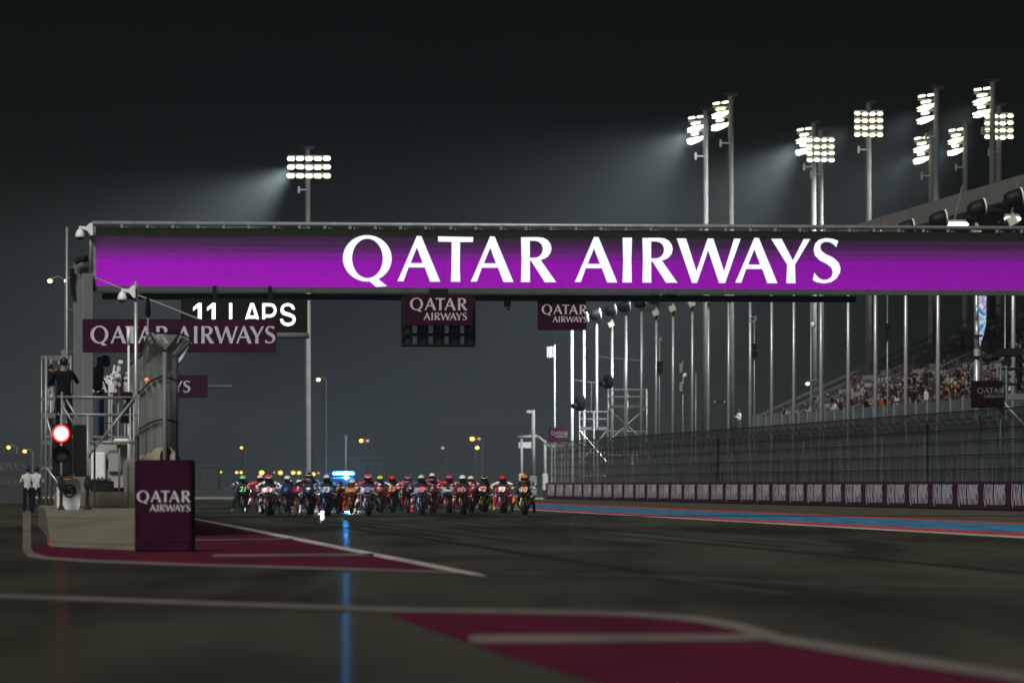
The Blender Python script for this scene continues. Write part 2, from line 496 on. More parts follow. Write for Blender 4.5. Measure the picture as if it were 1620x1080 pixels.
# painted run-off strip along the right side of the track (straight lines continued both ways)
def ext(x0, y0, x1, y1, xs): 
    return [(x, y0 + (y1 - y0) * (x - x0) / (x1 - x0)) for x in xs]
XS = (640, 1900)
rt = ext(869, 795.6, 1600, 826.4, XS); bt = ext(869, 797.6, 1600, 828.6, XS); bb = ext(869, 805.3, 1600, 842.6, XS)
rb = ext(869, 807.3, 1600, 846.9, XS); wt_ = ext(869, 807.6, 1600, 847.6, XS); wbm = ext(869, 808.8, 1600, 850.6, XS)
wallb = [F(260, -0.2), F(-160, -0.2)]
sheet('gravel_verge', [G(*rt[0]), G(*rt[1]), wallb[1], wallb[0]], M_gravel, 0.004)
sheet('red_runoff_edge_outer', line_px(rt, bt), M_pred, 0.010)
sheet('blue_runoff', line_px(bt, bb), M_pblue, 0.010)
sheet('red_runoff_edge_inner', line_px(bb, rb), M_pred, 0.010)
sheet('white_edge_line', line_px(wt_, wbm), M_pwhite, 0.012)

# burgundy pit-exit nose with its white border
sheet('burgundy_pit_exit_paint', [G(*p) for p in [(38, 868), (60, 864), (213, 871), (250, 850), (285, 818), (305, 820.5), (420, 843), (560, 871.5), (680, 894.5), (722, 903), (500, 897), (300, 891), (150, 886), (70, 881), (48, 876)]], M_pburg, 0.005)
sheet('white_pit_exit_line', [G(*p) for p in [(262, 809.6), (305, 818.6), (420, 840.5), (560, 868.5), (690, 894), (760, 909), (772, 912.5), (735, 908), (672, 896), (552, 872), (415, 844), (305, 821.4), (262, 811)]], M_pwhite, 0.010)
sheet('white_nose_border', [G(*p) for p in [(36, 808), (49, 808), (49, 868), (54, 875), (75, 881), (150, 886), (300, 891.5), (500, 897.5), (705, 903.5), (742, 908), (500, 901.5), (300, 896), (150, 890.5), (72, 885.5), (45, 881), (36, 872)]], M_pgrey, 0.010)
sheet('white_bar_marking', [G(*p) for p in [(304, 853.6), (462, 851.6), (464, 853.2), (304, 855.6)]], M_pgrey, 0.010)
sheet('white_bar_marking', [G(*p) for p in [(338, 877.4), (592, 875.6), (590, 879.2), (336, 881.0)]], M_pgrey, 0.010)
# nearer markings
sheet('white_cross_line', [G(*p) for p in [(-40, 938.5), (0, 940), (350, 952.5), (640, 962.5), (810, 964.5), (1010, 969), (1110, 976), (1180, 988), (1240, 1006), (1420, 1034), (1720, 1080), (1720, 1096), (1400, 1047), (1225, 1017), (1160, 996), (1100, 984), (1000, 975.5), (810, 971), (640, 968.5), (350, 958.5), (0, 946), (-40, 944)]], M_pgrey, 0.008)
sheet('burgundy_apron_paint', [G(*p) for p in [(612, 970), (810, 972), (1000, 976.5), (1100, 985), (1160, 997), (1225, 1018), (1400, 1048), (1720, 1097), (1900, 1150), (1300, 1250), (1110, 1120), (950, 1082), (790, 1034), (690, 1000)]], M_pburg, 0.005)
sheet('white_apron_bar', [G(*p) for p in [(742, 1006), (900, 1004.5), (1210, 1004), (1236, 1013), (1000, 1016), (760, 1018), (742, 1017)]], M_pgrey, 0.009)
sheet('faded_track_line', [G(*p) for p in [(770, 905), (1060, 909.5), (1260, 921), (1720, 929), (1720, 934.5), (1255, 926.5), (1055, 914), (770, 909)]], M_pfaint, 0.006)
sheet('faded_track_line', [G(*p) for p in [(1040, 909), (1260, 941), (1230, 941), (1020, 911)]], M_pfaint, 0.0065)

# rubber laid down along the racing direction
M_tyremark = worn('rubber_mark', (0.017, 0.017, 0.014), (0.034, 0.0345, 0.025), -0.25, 0.5, 0.9)
rs0 = random.Random(5)
for x0_ in (452, 498, 540, 575, 633, 661, 705, 742, 800, 845):
    a_ = G(x0_, 822); d_ = Vector((-0.0833 + rs0.uniform(-0.004, 0.004), 1, 0)); b_ = a_ - d_ * rs0.uniform(60, 135); a_ = a_ + d_ * rs0.uniform(0, 6)
    n_ = Vector((1, 0.083, 0)) * rs0.uniform(0.07, 0.16); md_ = (a_ + b_) / 2 + Vector((rs0.uniform(-0.5, 0.5), 0, 0))
    sheet('tyre_mark', [a_ - n_, md_ - n_, b_ - n_, b_ + n_, md_ + n_, a_ + n_], M_tyremark, 0.002 + 0.0001 * x0_ / 100)

# ---------------------------------------------------------------- trackside wall with boards
FR = lambda u0=0, v0=0: dict(loc=tuple(F(u0, v0)), rz=WANG)
wall = thing('trackside_wall', 'low trackside barrier wall carrying a long row of burgundy sponsor boards', 'barrier', tuple(F(0, 0)), WANG)
mb = MB(); mb.bbox((0.0, -40, 0), (0.45, 197, 1.20)); mb.build('barrier_core', M_dark, wall)
board_mb = MB(); board_mb.bbox((-0.06, -3.24, 0.06), (-0.005, 3.24, 1.22)); board_me = board_mb.mesh('board', M_burgwall)
nb = 0
for k in range(-5, 30):
    u = 3.6 + 6.5 * k
    if u > 193: break
    bo = link('board', board_me, wall, (0, u, 0), (0, 0, 0))
    bo.rotation_euler = (0, 0, random.uniform(-0.0022, 0.0022))
    le = link('lettering', WM_ONE, bo, (-0.066, 2.53, 0.24), (R(90), 0, R(-90)))
    le.scale = (0.462, 0.86, 1)

# ---------------------------------------------------------------- catch fence on the wall
fence = thing('catch_fence', 'tall grey wire catch fence with cranked top above the sponsor boards', 'fence', tuple(F(0, 0)), WANG)
pm = MB(); pm.box((0.22, 0, 2.5), (0.09, 0.09, 2.6)); 
pm.cyl((0.22, 0, 3.78), (-0.22, 0, 4.20), 0.04, 0.035, 6)
post_me = pm.mesh('post', M_grey)
PM = MB(); PM.poly([(0.17, -1.2, 1.22), (0.17, 1.2, 1.22), (0.17, 1.2, 3.79), (0.17, -1.2, 3.79)]); pan_me = PM.mesh('mesh_panel', M_mesh)
PT = MB(); PT.poly([(0.17, -1.18, 3.81), (0.17, 1.18, 3.81), (-0.26, 1.18, 4.22), (-0.26, -1.18, 4.22)]); top_me = PT.mesh('cranked_panel', M_meshtop)
RM = MB(); RM.box((0.16, 0, 3.80), (0.05, 2.36, 0.055)); rail_me = RM.mesh('knuckle_rail', M_steel)
k = 0; u = -24.0
while u < 196:
    link('post', post_me, fence, (0, u, 0))
    link('mesh_panel', pan_me, fence, (0, u + 1.2, 0))
    link('cranked_panel', top_me, fence, (0, u + 1.2, 0))
    link('knuckle_rail', rail_me, fence, (0, u + 1.2, 0))
    u += 2.4; k += 1
for z in (1.75, 2.35, 2.95, 3.45):
    mb = MB(); mb.cyl((0.12, -24, z), (0.12, 196, z), 0.022, 0.022, 5); mb.build('cable', M_dark, fence)
mb = MB(); mb.cyl((-0.26, -24, 4.22), (-0.26, 196, 4.22), 0.025, 0.025, 5); mb.build('top_cable', M_dark, fence)
for u in (96, 22): 
    mb = MB(); mb.box((0.2, u, 2.55), (0.16, 0.16, 2.7)); mb.build('gate_post', M_dark, fence)

# ---------------------------------------------------------------- hoarding behind the fence
hoard = thing('service_road_hoarding', 'dark patchwork hoarding of panels seen through the wire catch fence', 'hoarding', tuple(F(0, 5.5)), WANG)
hc = [mat('hoard_a', (0.055, 0.06, 0.065), 0.7, 0, 0.3, 1.2), mat('hoard_b', (0.035, 0.038, 0.045), 0.7, 0, 0.3, 1.2), mat('hoard_c', (0.085, 0.085, 0.085), 0.7, 0, 0.3, 1.2),
      mat('hoard_d', (0.075, 0.052, 0.034), 0.7, 0, 0.3, 1.2), mat('hoard_e', (0.028, 0.034, 0.045), 0.7, 0, 0.3, 1.2), mat('hoard_f', (0.12, 0.12, 0.12), 0.6, 0, 0.3, 1.2)]
u = -24.0; hm = {}
rs = random.Random(3)
while u < 190:
    wd = rs.choice((0.5, 0.8, 1.1, 1.5)); hgt = rs.choice((2.4, 2.9, 3.3, 3.6)); c = rs.choices(range(6), (5, 5, 3, 1.2, 4, 1.5))[0]
    key = (wd, hgt, c)
    if key not in hm:
        m_ = MB(); m_.bbox((-0.05, -wd / 2 + 0.03, 0.0), (0.05, wd / 2 - 0.03, hgt)); hm[key] = m_.mesh('panel', hc[c])
    link('panel', hm[key], hoard, (rs.uniform(-0.4, 0.4), u + wd / 2, 0))
    u += wd

# ---------------------------------------------------------------- grandstand
def u_at(px, v):
    k = (px - CX) / FPX; q = F(0, v)
    return (q.x - k * q.y) / (k * WT.y - WT.x)
ST_V0, ST_Z0, TD, TR, NT = 12.0, 4.75, 0.80, 0.36, 24
U0, U1 = -12.0, 172.0
stand = thing('grandstand', 'roofed grandstand with raked rows of seats behind the trackside poles', 'grandstand', tuple(F(0, 0)), WANG)
M_tier = mat('stand_concrete', (0.10, 0.098, 0.092), 0.85, 0, 0.2, 1)
M_seatw = mat('cream_seat', (0.42, 0.39, 0.33), 0.6, 0, 0.2, 2)
M_seatp = mat('purple_seat', (0.065, 0.026, 0.052), 0.6, 0, 0.25, 2)
M_seatl = mat('lilac_seat', (0.11, 0.10, 0.12), 0.6, 0, 0.25, 2)
M_roof = mat('stand_roof_grey', (0.27, 0.265, 0.25), 0.7, 0.1, 0.12, 0.6)
M_standdark = mat('stand_dark_wall', (0.045, 0.048, 0.05), 0.8, 0, 0.2, 0.5)
M_railpanel = mat('front_rail_panel', (0.15, 0.175, 0.195), 0.4, 0.2, 0.2, 1)
rs = random.Random(11)
for i in range(NT):
    v = ST_V0 + i * TD; z = ST_Z0 + i * TR
    mb = MB(); mb.bbox((v, U0, z - 0.9), (v + TD + (0.02 if i < NT - 1 else 1.5), U1, z)); mb.build('tier', M_tier, stand)
    sb = MB()
    uu = U0 + 0.6
    n = 0
    while uu < U1 - 0.8:
        if n % 22 < 19:
            blk = int((uu + i * 3) // 7)
            sb.mat((blk * 7 + i // 3) % 3 if rs.random() < 0.85 else rs.randrange(3))
            sb.bbox((v + 0.30, uu - 0.21, z + 0.30), (v + 0.66, uu + 0.21, z + 0.38))
            sb.bbox((v + 0.62, uu - 0.21, z + 0.36), (v + 0.70, uu + 0.21, z + 0.78))
        uu += 0.52; n += 1
    so = sb.build('seat_row', [M_seatw, M_seatp, M_seatl], stand); so['kind'] = 'stuff'
mb = MB(); mb.bbox((ST_V0 - 0.3, U0, 0), (ST_V0, U1, ST_Z0)); mb.build('front_wall', M_standdark, stand)
fp = MB(); fp.bbox((-0.03, -1.96, 0), (0.03, 1.96, 1.05)); fp_me = fp.mesh('rail_panel', M_railpanel)
rp_ = MB(); rp_.box((0, 0, 0.6), (0.07, 0.07, 1.2)); rp_me = rp_.mesh('rail_post', M_steel)
uu = U0 + 2
while uu < U1 - 2:
    link('rail_panel', fp_me, stand, (ST_V0 - 0.2, uu, ST_Z0 + 0.02))
    link('rail_post', rp_me, stand, (ST_V0 - 0.26, uu + 2.0, ST_Z0 + 0.02))
    uu += 4.0
# aisle handrails climbing with the rake
hl = MB()
for h in (0.55, 1.05):
    hl.cyl((ST_V0 + 0.3, 0, ST_Z0 + h), (ST_V0 + NT * TD, 0, ST_Z0 + NT * TR + h), 0.035, 0.035, 5)
for i in range(0, NT + 1, 3):
    hl.cyl((ST_V0 + 0.3 + i * TD, 0, ST_Z0 + i * TR), (ST_V0 + 0.3 + i * TD, 0, ST_Z0 + i * TR + 1.07), 0.03, 0.03, 5)
hl_me = hl.mesh('aisle_handrail', M_grey)
for uu in (171.5, 169, 150, 127, 104, 92, 82, 60, 38, 16):
    link('aisle_handrail', hl_me, stand, (0, uu, 0))
vb = ST_V0 + NT * TD + 1.6; zb = ST_Z0 + NT * TR
mb = MB(); mb.bbox((vb + 3, U0, 0), (vb + 3.4, U1, 18.0)); mb.build('back_wall', M_standdark, stand)
mb = MB(); mb.bbox((vb, U0, zb - 0.5), (vb + 3, U1, zb)); mb.build('concourse_slab', M_tier, stand)
for uu in range(int(U0) + 4, int(U1), 12):
    mb = MB(); mb.bbox((vb + 0.2, uu - 0.45, zb), (vb + 1.1, uu + 0.45, 17.6)); mb.build('column', M_roof, stand)
RV = 16.0; RZ = 17.6
mb = MB(); mb.bbox((RV + 0.4, U0, RZ - 0.1), (vb + 5, U1, RZ + 0.25)); mb.build('roof_slab', M_roof, stand)
mb = MB(); 
mb.prism([(RV, U0, RZ - 0.3), (RV + 0.38, U0, RZ - 0.3), (RV + 0.38, U0, RZ + 0.95), (RV - 0.15, U0, RZ + 0.85)], (0, U1 - U0, 0)); mb.build('roof_fascia', M_roof, stand)
for uu in range(int(U0) + 3, int(U1), 9):
    mb = MB(); mb.prism([(RV + 0.4, uu - 0.15, RZ - 0.12), (vb + 3, uu - 0.15, RZ - 0.12), (vb + 3, uu - 0.15, RZ - 1.3), (RV + 2, uu - 0.15, RZ - 0.6)], (0, 0.3, 0)); mb.build('roof_beam', M_standdark, stand)

# ---------------------------------------------------------------- tall poles with floodlight heads, along the wall
POLES = [905, 924, 944, 968, 990, 1015, 1038.5, 1065, 1095.5, 1121, 1153, 1187, 1221, 1256, 1299, 1342, 1385, 1433, 1484, 1545, 1603]
ORD = ['first', 'second', 'third', 'fourth', 'fifth', 'sixth', 'seventh', 'eighth', 'ninth', 'tenth', 'eleventh', 'twelfth', 'thirteenth', 'fourteenth', 'fifteenth', 'sixteenth', 'seventeenth', 'eighteenth', 'nineteenth', 'twentieth', 'twenty-first']
PH = 13.0
M_lens = mat('pale_lamp_glass', (0.75, 0.76, 0.74), 0.25, 0, 0.06, 5)
M_box = mat('cream_lamp_box', (0.62, 0.60, 0.50), 0.5, 0, 0.1, 5)
sh = MB(); sh.cyl((0, 0, 0), (0, 0, PH), 0.12, 0.088, 12); sh_me = sh.mesh('shaft', M_polesteel)
hd = MB(); rg = []
for (x, r) in ((-0.46, 0.10), (-0.44, 0.24), (-0.36, 0.36), (-0.2, 0.44), (0.0, 0.47), (0.22, 0.47), (0.38, 0.46)):
    rg.append([(x + 0.16 * math.sin(2 * math.pi * i / 14) * (x > 0.3) * 0.5, r * math.cos(2 * math.pi * i / 14), r * 0.95 * math.sin(2 * math.pi * i / 14)) for i in range(14)])
hd.rings(rg); hd.v = [(x * 0.9, y * 0.88, z * 0.88) for x, y, z in hd.v]; hd_me = hd.mesh('lamp_housing', M_dark)
ln = MB(); ln.rings([[(x + 0.08 * math.sin(2 * math.pi * i / 14), 0.47 * math.cos(2 * math.pi * i / 14), 0.45 * math.sin(2 * math.pi * i / 14)) for i in range(14)] for x in (0.385, 0.47)]); ln.v = [(x * 0.9, y * 0.88, z * 0.88) for x, y, z in ln.v]; ln_me = ln.mesh('lens', M_lens)
br = MB(); br.tube([(0.05, -0.50, 0), (0.05, -0.52, -0.35), (0.1, 0, -0.62), (0.05, 0.52, -0.35), (0.05, 0.50, 0)], 0.03, 6); br.torus((0.42, 0, -0.68), 0.13, 0.02, 'Y', 14, 5); br_me = br.mesh('bracket', M_dark)
sb2 = MB(); sb2.box((0, 0, 0), (0.42, 0.3, 0.36), Matrix.Rotation(R(-25), 3, 'Y')); sb_me = sb2.mesh('lamp_box', M_box)
gr_ = MB()
for dx in (-0.13, 0.13):
    for dz in (-0.13, 0.13): gr_.ell((dx, 0, dz), (0.14, 0.14, 0.14), 8, 6)
gr_me = gr_.mesh('speaker_cluster', M_dark)
for i, px in enumerate(POLES):
    u = u_at(px, 3.0); q = F(u, 3.0)
    t = thing('lighting_pole', 'tall silver lighting pole behind the catch fence, %s from the far end of its row' % ORD[i], 'lighting pole', tuple(q), 0, 'silver lighting poles along the catch fence')
    link('shaft', sh_me, t)
    h = link('lamp_housing', hd_me, t, (0.0 if i > 16 else -0.12, 0, PH + 0.62), (0, R(-18), R(8)))
    link('lens', ln_me, h)
    link('bracket', br_me, h)
    if i >= 6 or i in (3,):
        link('lamp_box', sb_me, t, (-0.08, -0.2, PH - 0.35), (0, 0, R(10)))
    if i in (17, 20):
        link('speaker_cluster', gr_me, t, (-0.5, -0.2, PH - 0.6))

# ---------------------------------------------------------------- floodlight masts (lit) with their light cones
def mast(px, py, kind, label, hgt=28.0, lowpower=1.0, aim=(-0.68, 0.32, -0.66), side=False):
    Y = (hgt - CAMZ) / ((HY - py) / FPX)
    X = (px - CX) / FPX * Y
    t = thing('floodlight_mast', label, 'floodlight', (X, Y, 0), 0, 'lit floodlight masts')
    mb = MB(); mb.cyl((0, 0, 0), (0, 0, hgt + 1.6), 0.28, 0.20, 12); mb.build('mast', mat('mast_dark_grey', (0.042, 0.044, 0.040), 0.7, 0, 0.15, 1.5, spec=0.2), t)
    mb = MB(); mb.box((0.1, 0, hgt + 1.75), (1.1, 0.2, 0.08)); mb.box((0.3, 0, hgt + 1.65), (0.35, 0.3, 0.25)); mb.build('top_bracket', M_dark, t)
    cb = MB(); 
    if kind == 'front':
        cols_, dx, ox = 5, 0.76, 0.10
    elif kind == 'front4':
        cols_, dx, ox = 4, 0.56, 0.0
    else:
        cols_, dx, ox = 3, 0.42, -0.78
    rows = {'front': 3, 'front4': 4, 'side': 4}[kind]
    pitch = {'front': 0.74, 'front4': 0.52, 'side': 0.66}[kind]
    if kind == 'side':
        for z in (hgt + 0.78, hgt + 0.02, hgt - 0.62):
            bar = MB(); bar.box((-0.75, 0.15, z), (1.1, 0.14, 0.10)); bar.cyl((-0.1, 0.1, z), (-0.5, 0.1, z), 0.06, 0.06, 6); bar.build('crossarm', M_grey, t)
        for x, z, l_ in ((-1.05, 1.02, 0.55), (-0.42, 1.10, 0.5), (-0.75, 0.62, 0.75), (-0.80, -0.22, 0.6)):
            lm = MB(); lm.rbox((x, -0.2, hgt + z), (l_, 0.36, 0.15), 0.05, Matrix.Rotation(R(-9), 3, 'Y')); lm.build('lamp', M_flood, t)
        for z0 in (0.25, -0.62):
            for dx_, dz_ in ((0.0, 0.0), (0.04, -0.20)):
                lm = MB(); sc_ = 1.0 if dz_ == 0 else 0.8
                lm.prism([(-1.42 + dx_, -0.4, hgt + z0 - 0.10 + dz_), (-0.95 + dx_, -0.4, hgt + z0 + 0.13 * sc_ + dz_), (-0.15, -0.4, hgt + z0 + 0.24 * sc_ + dz_ * .6), (-0.28, -0.4, hgt + z0 + 0.08 + dz_ * .6), (-0.75 + dx_, -0.4, hgt + z0 - 0.06 + dz_), (-1.1 + dx_, -0.4, hgt + z0 - 0.15 + dz_)], (0, 0.5, 0)); lm.build('lamp', M_flood, t)
        rows = 0
    for r in range(rows):
        z = hgt + (rows - 1) / 2 * pitch - r * pitch
        bar = MB(); wdt = dx * (cols_ - 1) + 0.5
        bar.box((ox, 0.1, z + 0.22), (wdt, 0.16, 0.12)); bar.build('crossarm', M_grey, t)
        for c in range(cols_):
            x = ox + (c - (cols_ - 1) / 2) * dx
            lm = MB()
            if kind == 'side':
                rot = Matrix.Rotation(R(-24 + 5 * c), 3, 'Y')
                lm.rbox((x, -0.25 + 0.12 * (c - 1), z - 0.16 * (c == 0) + 0.06), (0.62, 0.4, 0.20 if r else 0.15), 0.05, rot)
            else:
                lm.rbox((x, -0.22, z + random.uniform(-0.03, 0.03)), (dx * 0.83, 0.3, 0.34 if kind == 'front' else 0.25), 0.08, Matrix.Rotation(R(random.uniform(-5, 5)), 3, 'Y'))
            lm.build('lamp', M_flood, t)
    mb = MB(); mb.cyl((-0.1, -0.2, hgt - 1.9), (-0.75, -0.2, hgt - 1.9), 0.06, 0.06, 6); mb.box((-0.75, -0.2, hgt - 1.9), (0.16, 0.16, 0.55)); mb.build('ballast_arm', M_grey, t)
    ld = bpy.data.lights.new('floodlight_beam', 'SPOT'); ld.energy = BEAM * lowpower; ld.spot_size = R(84); ld.spot_blend = 1.0
    ld.shadow_soft_size = 0.6; ld.color = (0.93, 0.97, 1.0)
    lo = bpy.data.objects.new('floodlight_beam', ld); col.objects.link(lo); lo.parent = t
    lo.location = (ox - (0.6 if kind == 'side' else 1.6), -0.9 if kind != 'front4' else 0.9, hgt - 0.3)
    lo.rotation_euler = (-Vector(aim)).to_track_quat('Z', 'Y').to_euler()
    return t
BEAM = 470000.0
mast(487, 265, 'front', 'lone lit floodlight mast standing above the gantry screen far from the stand', lowpower=1.35, aim=(-0.80, 0.05, -0.62))
mast(1116, 208, 'side', 'shorter mast of the left pair of lit floodlights above the gantry', lowpower=1.25, aim=(-0.62, 0.66, -0.55))
mast(1156, 186, 'side', 'taller mast of the left pair of lit floodlights above the gantry', lowpower=0.5, aim=(-0.62, 0.66, -0.55))
mast(1287, 226, 'side', 'lit floodlight mast partly in front of a second lower lamp array')
mast(1298, 238, 'front4', 'lower lamp array mast half hidden behind another lit mast', hgt=27.0, lowpower=0.25, aim=(-0.64, 0.50, -0.58))
mast(1374, 197, 'front4', 'lone lit floodlight mast with square lamp array near the stand roof', lowpower=0.25, aim=(-0.64, 0.50, -0.58))
mast(1481, 175, 'side', 'upper of two overlapping lit masts rising just behind the stand roof', lowpower=0.22)
mast(1473, 240, 'side', 'lower of two overlapping lit masts rising just behind the stand roof', hgt=27.0, lowpower=0.22)
mast(1527, 227, 'side', 'single lit mast in the gap between two mast pairs above stand roof', lowpower=0.2)
mast(1570, 165, 'side', 'tallest lit mast at the right edge above the stand roof', lowpower=0.15)
mast(1580, 201, 'front4', 'lit mast half hidden behind the tallest one at the right edge', hgt=27.5, lowpower=0.08, aim=(-0.64, 0.50, -0.58))

# ---------------------------------------------------------------- start gantry with LED screen
# local frame: x along the gantry, y away from camera, z up; origin below the left end of the screen
GL = P(146, 455, 185.0); GRt = P(1620, 461.5, 188.8)
GA = math.atan2(GRt.y - GL.y, GRt.x - GL.x)
gant = thing('start_gantry', 'start gantry spanning the track with a purple airline LED screen', 'gantry', (GL.x, GL.y, 0), GA)
PXM = FPX / 185.0                     # pixels per metre at the gantry
def gx(px): return (px - 146) / PXM * 1.0095
def gz(py, px=146): return CAMZ + (HY - py) / PXM
L = gx(1620) + 9.0
zb_, zt_ = gz(455), gz(353)
# LED screen content: dark top, streaky purple bands, saturated violet below
m = bpy.data.materials.new('led_screen'); m.use_nodes = True; nt = m.node_tree; b = nt.nodes['Principled BSDF']
tc = nt.nodes.new('ShaderNodeTexCoord'); sx = nt.nodes.new('ShaderNodeSeparateXYZ'); nt.links.new(tc.outputs['Object'], sx.inputs[0])
mp = nt.nodes.new('ShaderNodeMapping'); mp.inputs['Scale'].default_value = (0.03, 1, 9.0); nt.links.new(tc.outputs['Object'], mp.inputs[0])
nz = nt.nodes.new('ShaderNodeTexNoise'); nz.inputs['Scale'].default_value = 3; nz.inputs['Detail'].default_value = 5; nz.inputs['Roughness'].default_value = 0.7; nt.links.new(mp.outputs[0], nz.inputs[0])
ma = nt.nodes.new('ShaderNodeMath'); ma.operation = 'MULTIPLY_ADD'; ma.inputs[1].default_value = 0.26; nt.links.new(nz.outputs['Fac'], ma.inputs[0])
mr = nt.nodes.new('ShaderNodeMapRange'); mr.inputs['From Min'].default_value = zb_; mr.inputs['From Max'].default_value = zt_; nt.links.new(sx.outputs['Z'], mr.inputs['Value'])
sub = nt.nodes.new('ShaderNodeMath'); sub.operation = 'SUBTRACT'; sub.inputs[1].default_value = 0.13; nt.links.new(mr.outputs[0], sub.inputs[0])
nt.links.new(sub.outputs[0], ma.inputs[2])
rp = nt.nodes.new('ShaderNodeValToRGB'); e = rp.color_ramp.elements
e[0].position = 0.0; e[0].color = (0.37, 0.003, 0.50, 1)
e[1].position = 0.44; e[1].color = (0.30, 0.003, 0.43, 1)
for ps, c in ((0.47, (0.215, 0.008, 0.30)), (0.545, (0.19, 0.012, 0.26)), (0.56, (0.125, 0.016, 0.17)), (0.66, (0.095, 0.016, 0.125)), (0.675, (0.062, 0.017, 0.078)), (0.79, (0.046, 0.016, 0.056)), (0.80, (0.010, 0.011, 0.007)), (1.0, (0.010, 0.011, 0.007))):
    q = e.new(ps); q.color = (*c, 1)
nt.links.new(ma.outputs[0], rp.inputs['Fac'])
gm = nt.nodes.new('ShaderNodeTexNoise'); gm.inputs['Scale'].default_value = 26; nt.links.new(tc.outputs['Object'], gm.inputs[0])
gr2 = nt.nodes.new('ShaderNodeMapRange'); gr2.inputs['To Min'].default_value = 0.72; gr2.inputs['To Max'].default_value = 1.28; nt.links.new(gm.outputs['Fac'], gr2.inputs['Value'])
# module-to-module brightness drift along the screen (LED cabinets)
lx = nt.nodes.new('ShaderNodeMapRange'); lx.inputs['From Min'].default_value = 0; lx.inputs['From Max'].default_value = gx(1620); lx.inputs['To Min'].default_value = 1.0; lx.inputs['To Max'].default_value = 0.74; nt.links.new(sx.outputs['X'], lx.inputs['Value'])
mm = nt.nodes.new('ShaderNodeMath'); mm.operation = 'MULTIPLY'; nt.links.new(gr2.outputs[0], mm.inputs[0]); nt.links.new(lx.outputs[0], mm.inputs[1])
fx = nt.nodes.new('ShaderNodeMath'); fx.operation = 'FRACT'; dx_ = nt.nodes.new('ShaderNodeMath'); dx_.operation = 'DIVIDE'; dx_.inputs[1].default_value = 0.96; nt.links.new(sx.outputs['X'], dx_.inputs[0]); nt.links.new(dx_.outputs[0], fx.inputs[0])
gtx = nt.nodes.new('ShaderNodeMath'); gtx.operation = 'GREATER_THAN'; gtx.inputs[1].default_value = 0.03; nt.links.new(fx.outputs[0], gtx.inputs[0])
sm = nt.nodes.new('ShaderNodeMapRange'); sm.inputs['To Min'].default_value = 0.86; sm.inputs['To Max'].default_value = 1.0; nt.links.new(gtx.outputs[0], sm.inputs['Value'])
mp2 = nt.nodes.new('ShaderNodeMapping'); mp2.inputs['Scale'].default_value = (0.012, 1, 16.0); nt.links.new(tc.outputs['Object'], mp2.inputs[0])
nl = nt.nodes.new('ShaderNodeTexNoise'); nl.inputs['Scale'].default_value = 2.2; nl.inputs['Detail'].default_value = 2; nt.links.new(mp2.outputs[0], nl.inputs[0])
lr = nt.nodes.new('ShaderNodeMapRange'); lr.inputs['From Min'].default_value = 0.35; lr.inputs['From Max'].default_value = 0.65; lr.inputs['To Min'].default_value = 0.74; lr.inputs['To Max'].default_value = 1.26; nt.links.new(nl.outputs['Fac'], lr.inputs['Value'])
# scan-line streaks only in the upper half of the picture content
wz = nt.nodes.new('ShaderNodeMapRange'); wz.inputs['From Min'].default_value = 0.42; wz.inputs['From Max'].default_value = 0.52; nt.links.new(mr.outputs[0], wz.inputs['Value'])
mixl = nt.nodes.new('ShaderNodeMix'); mixl.inputs['A'].default_value = 1.0; nt.links.new(wz.outputs[0], mixl.inputs['Factor']); nt.links.new(lr.outputs[0], mixl.inputs['B'])
m3 = nt.nodes.new('ShaderNodeMath'); m3.operation = 'MULTIPLY'; nt.links.new(mm.outputs[0], m3.inputs[0]); nt.links.new(sm.outputs[0], m3.inputs[1])
m4 = nt.nodes.new('ShaderNodeMath'); m4.operation = 'MULTIPLY'; nt.links.new(m3.outputs[0], m4.inputs[0]); nt.links.new(mixl.outputs['Result'], m4.inputs[1]); mm = m4
b.inputs['Base Color'].default_value = (0.006, 0.006, 0.005, 1); b.inputs['Roughness'].default_value = 0.9; b.inputs['Specular IOR Level'].default_value = 0.1
nt.links.new(rp.outputs['Color'], b.inputs['Emission Color']); nt.links.new(mm.outputs[0], b.inputs['Emission Strength'])
M_led = m
M_ledtext = emis('led_white_text', (0.74, 0.80, 0.95), 0.85)
x0s = gx(152)
mb = MB()
mb.bbox((x0s, -0.02, zb_ + 0.05), (L, 0.10, zt_ - 0.16)); scr = mb.build('led_screen', M_led, gant)
for ch, x in [('Q', 540), ('A', 626.5), ('T', 691), ('A', 743), ('R', 823), ('A', 908.7), ('I', 985), ('R', 1017), ('W', 1072), ('A', 1166), ('Y', 1224), ('S', 1291)]:
    gl_ = [curve_mesh('letter', LET[ch][0], M_ledtext, 0.004)]
    if ch == 'Q': gl_ = [merge_mesh('letter', gl_ + [curve_mesh('letter', LET['q'][0], M_ledtext, 0.004)], M_ledtext)]
    lo_ = link('letter', gl_[0], scr, (gx(x), -0.028, gz(443.2)), (R(90), 0, 0)); lo_.scale = (72.2 / PXM * 1.0095, 72.4 / PXM, 1)
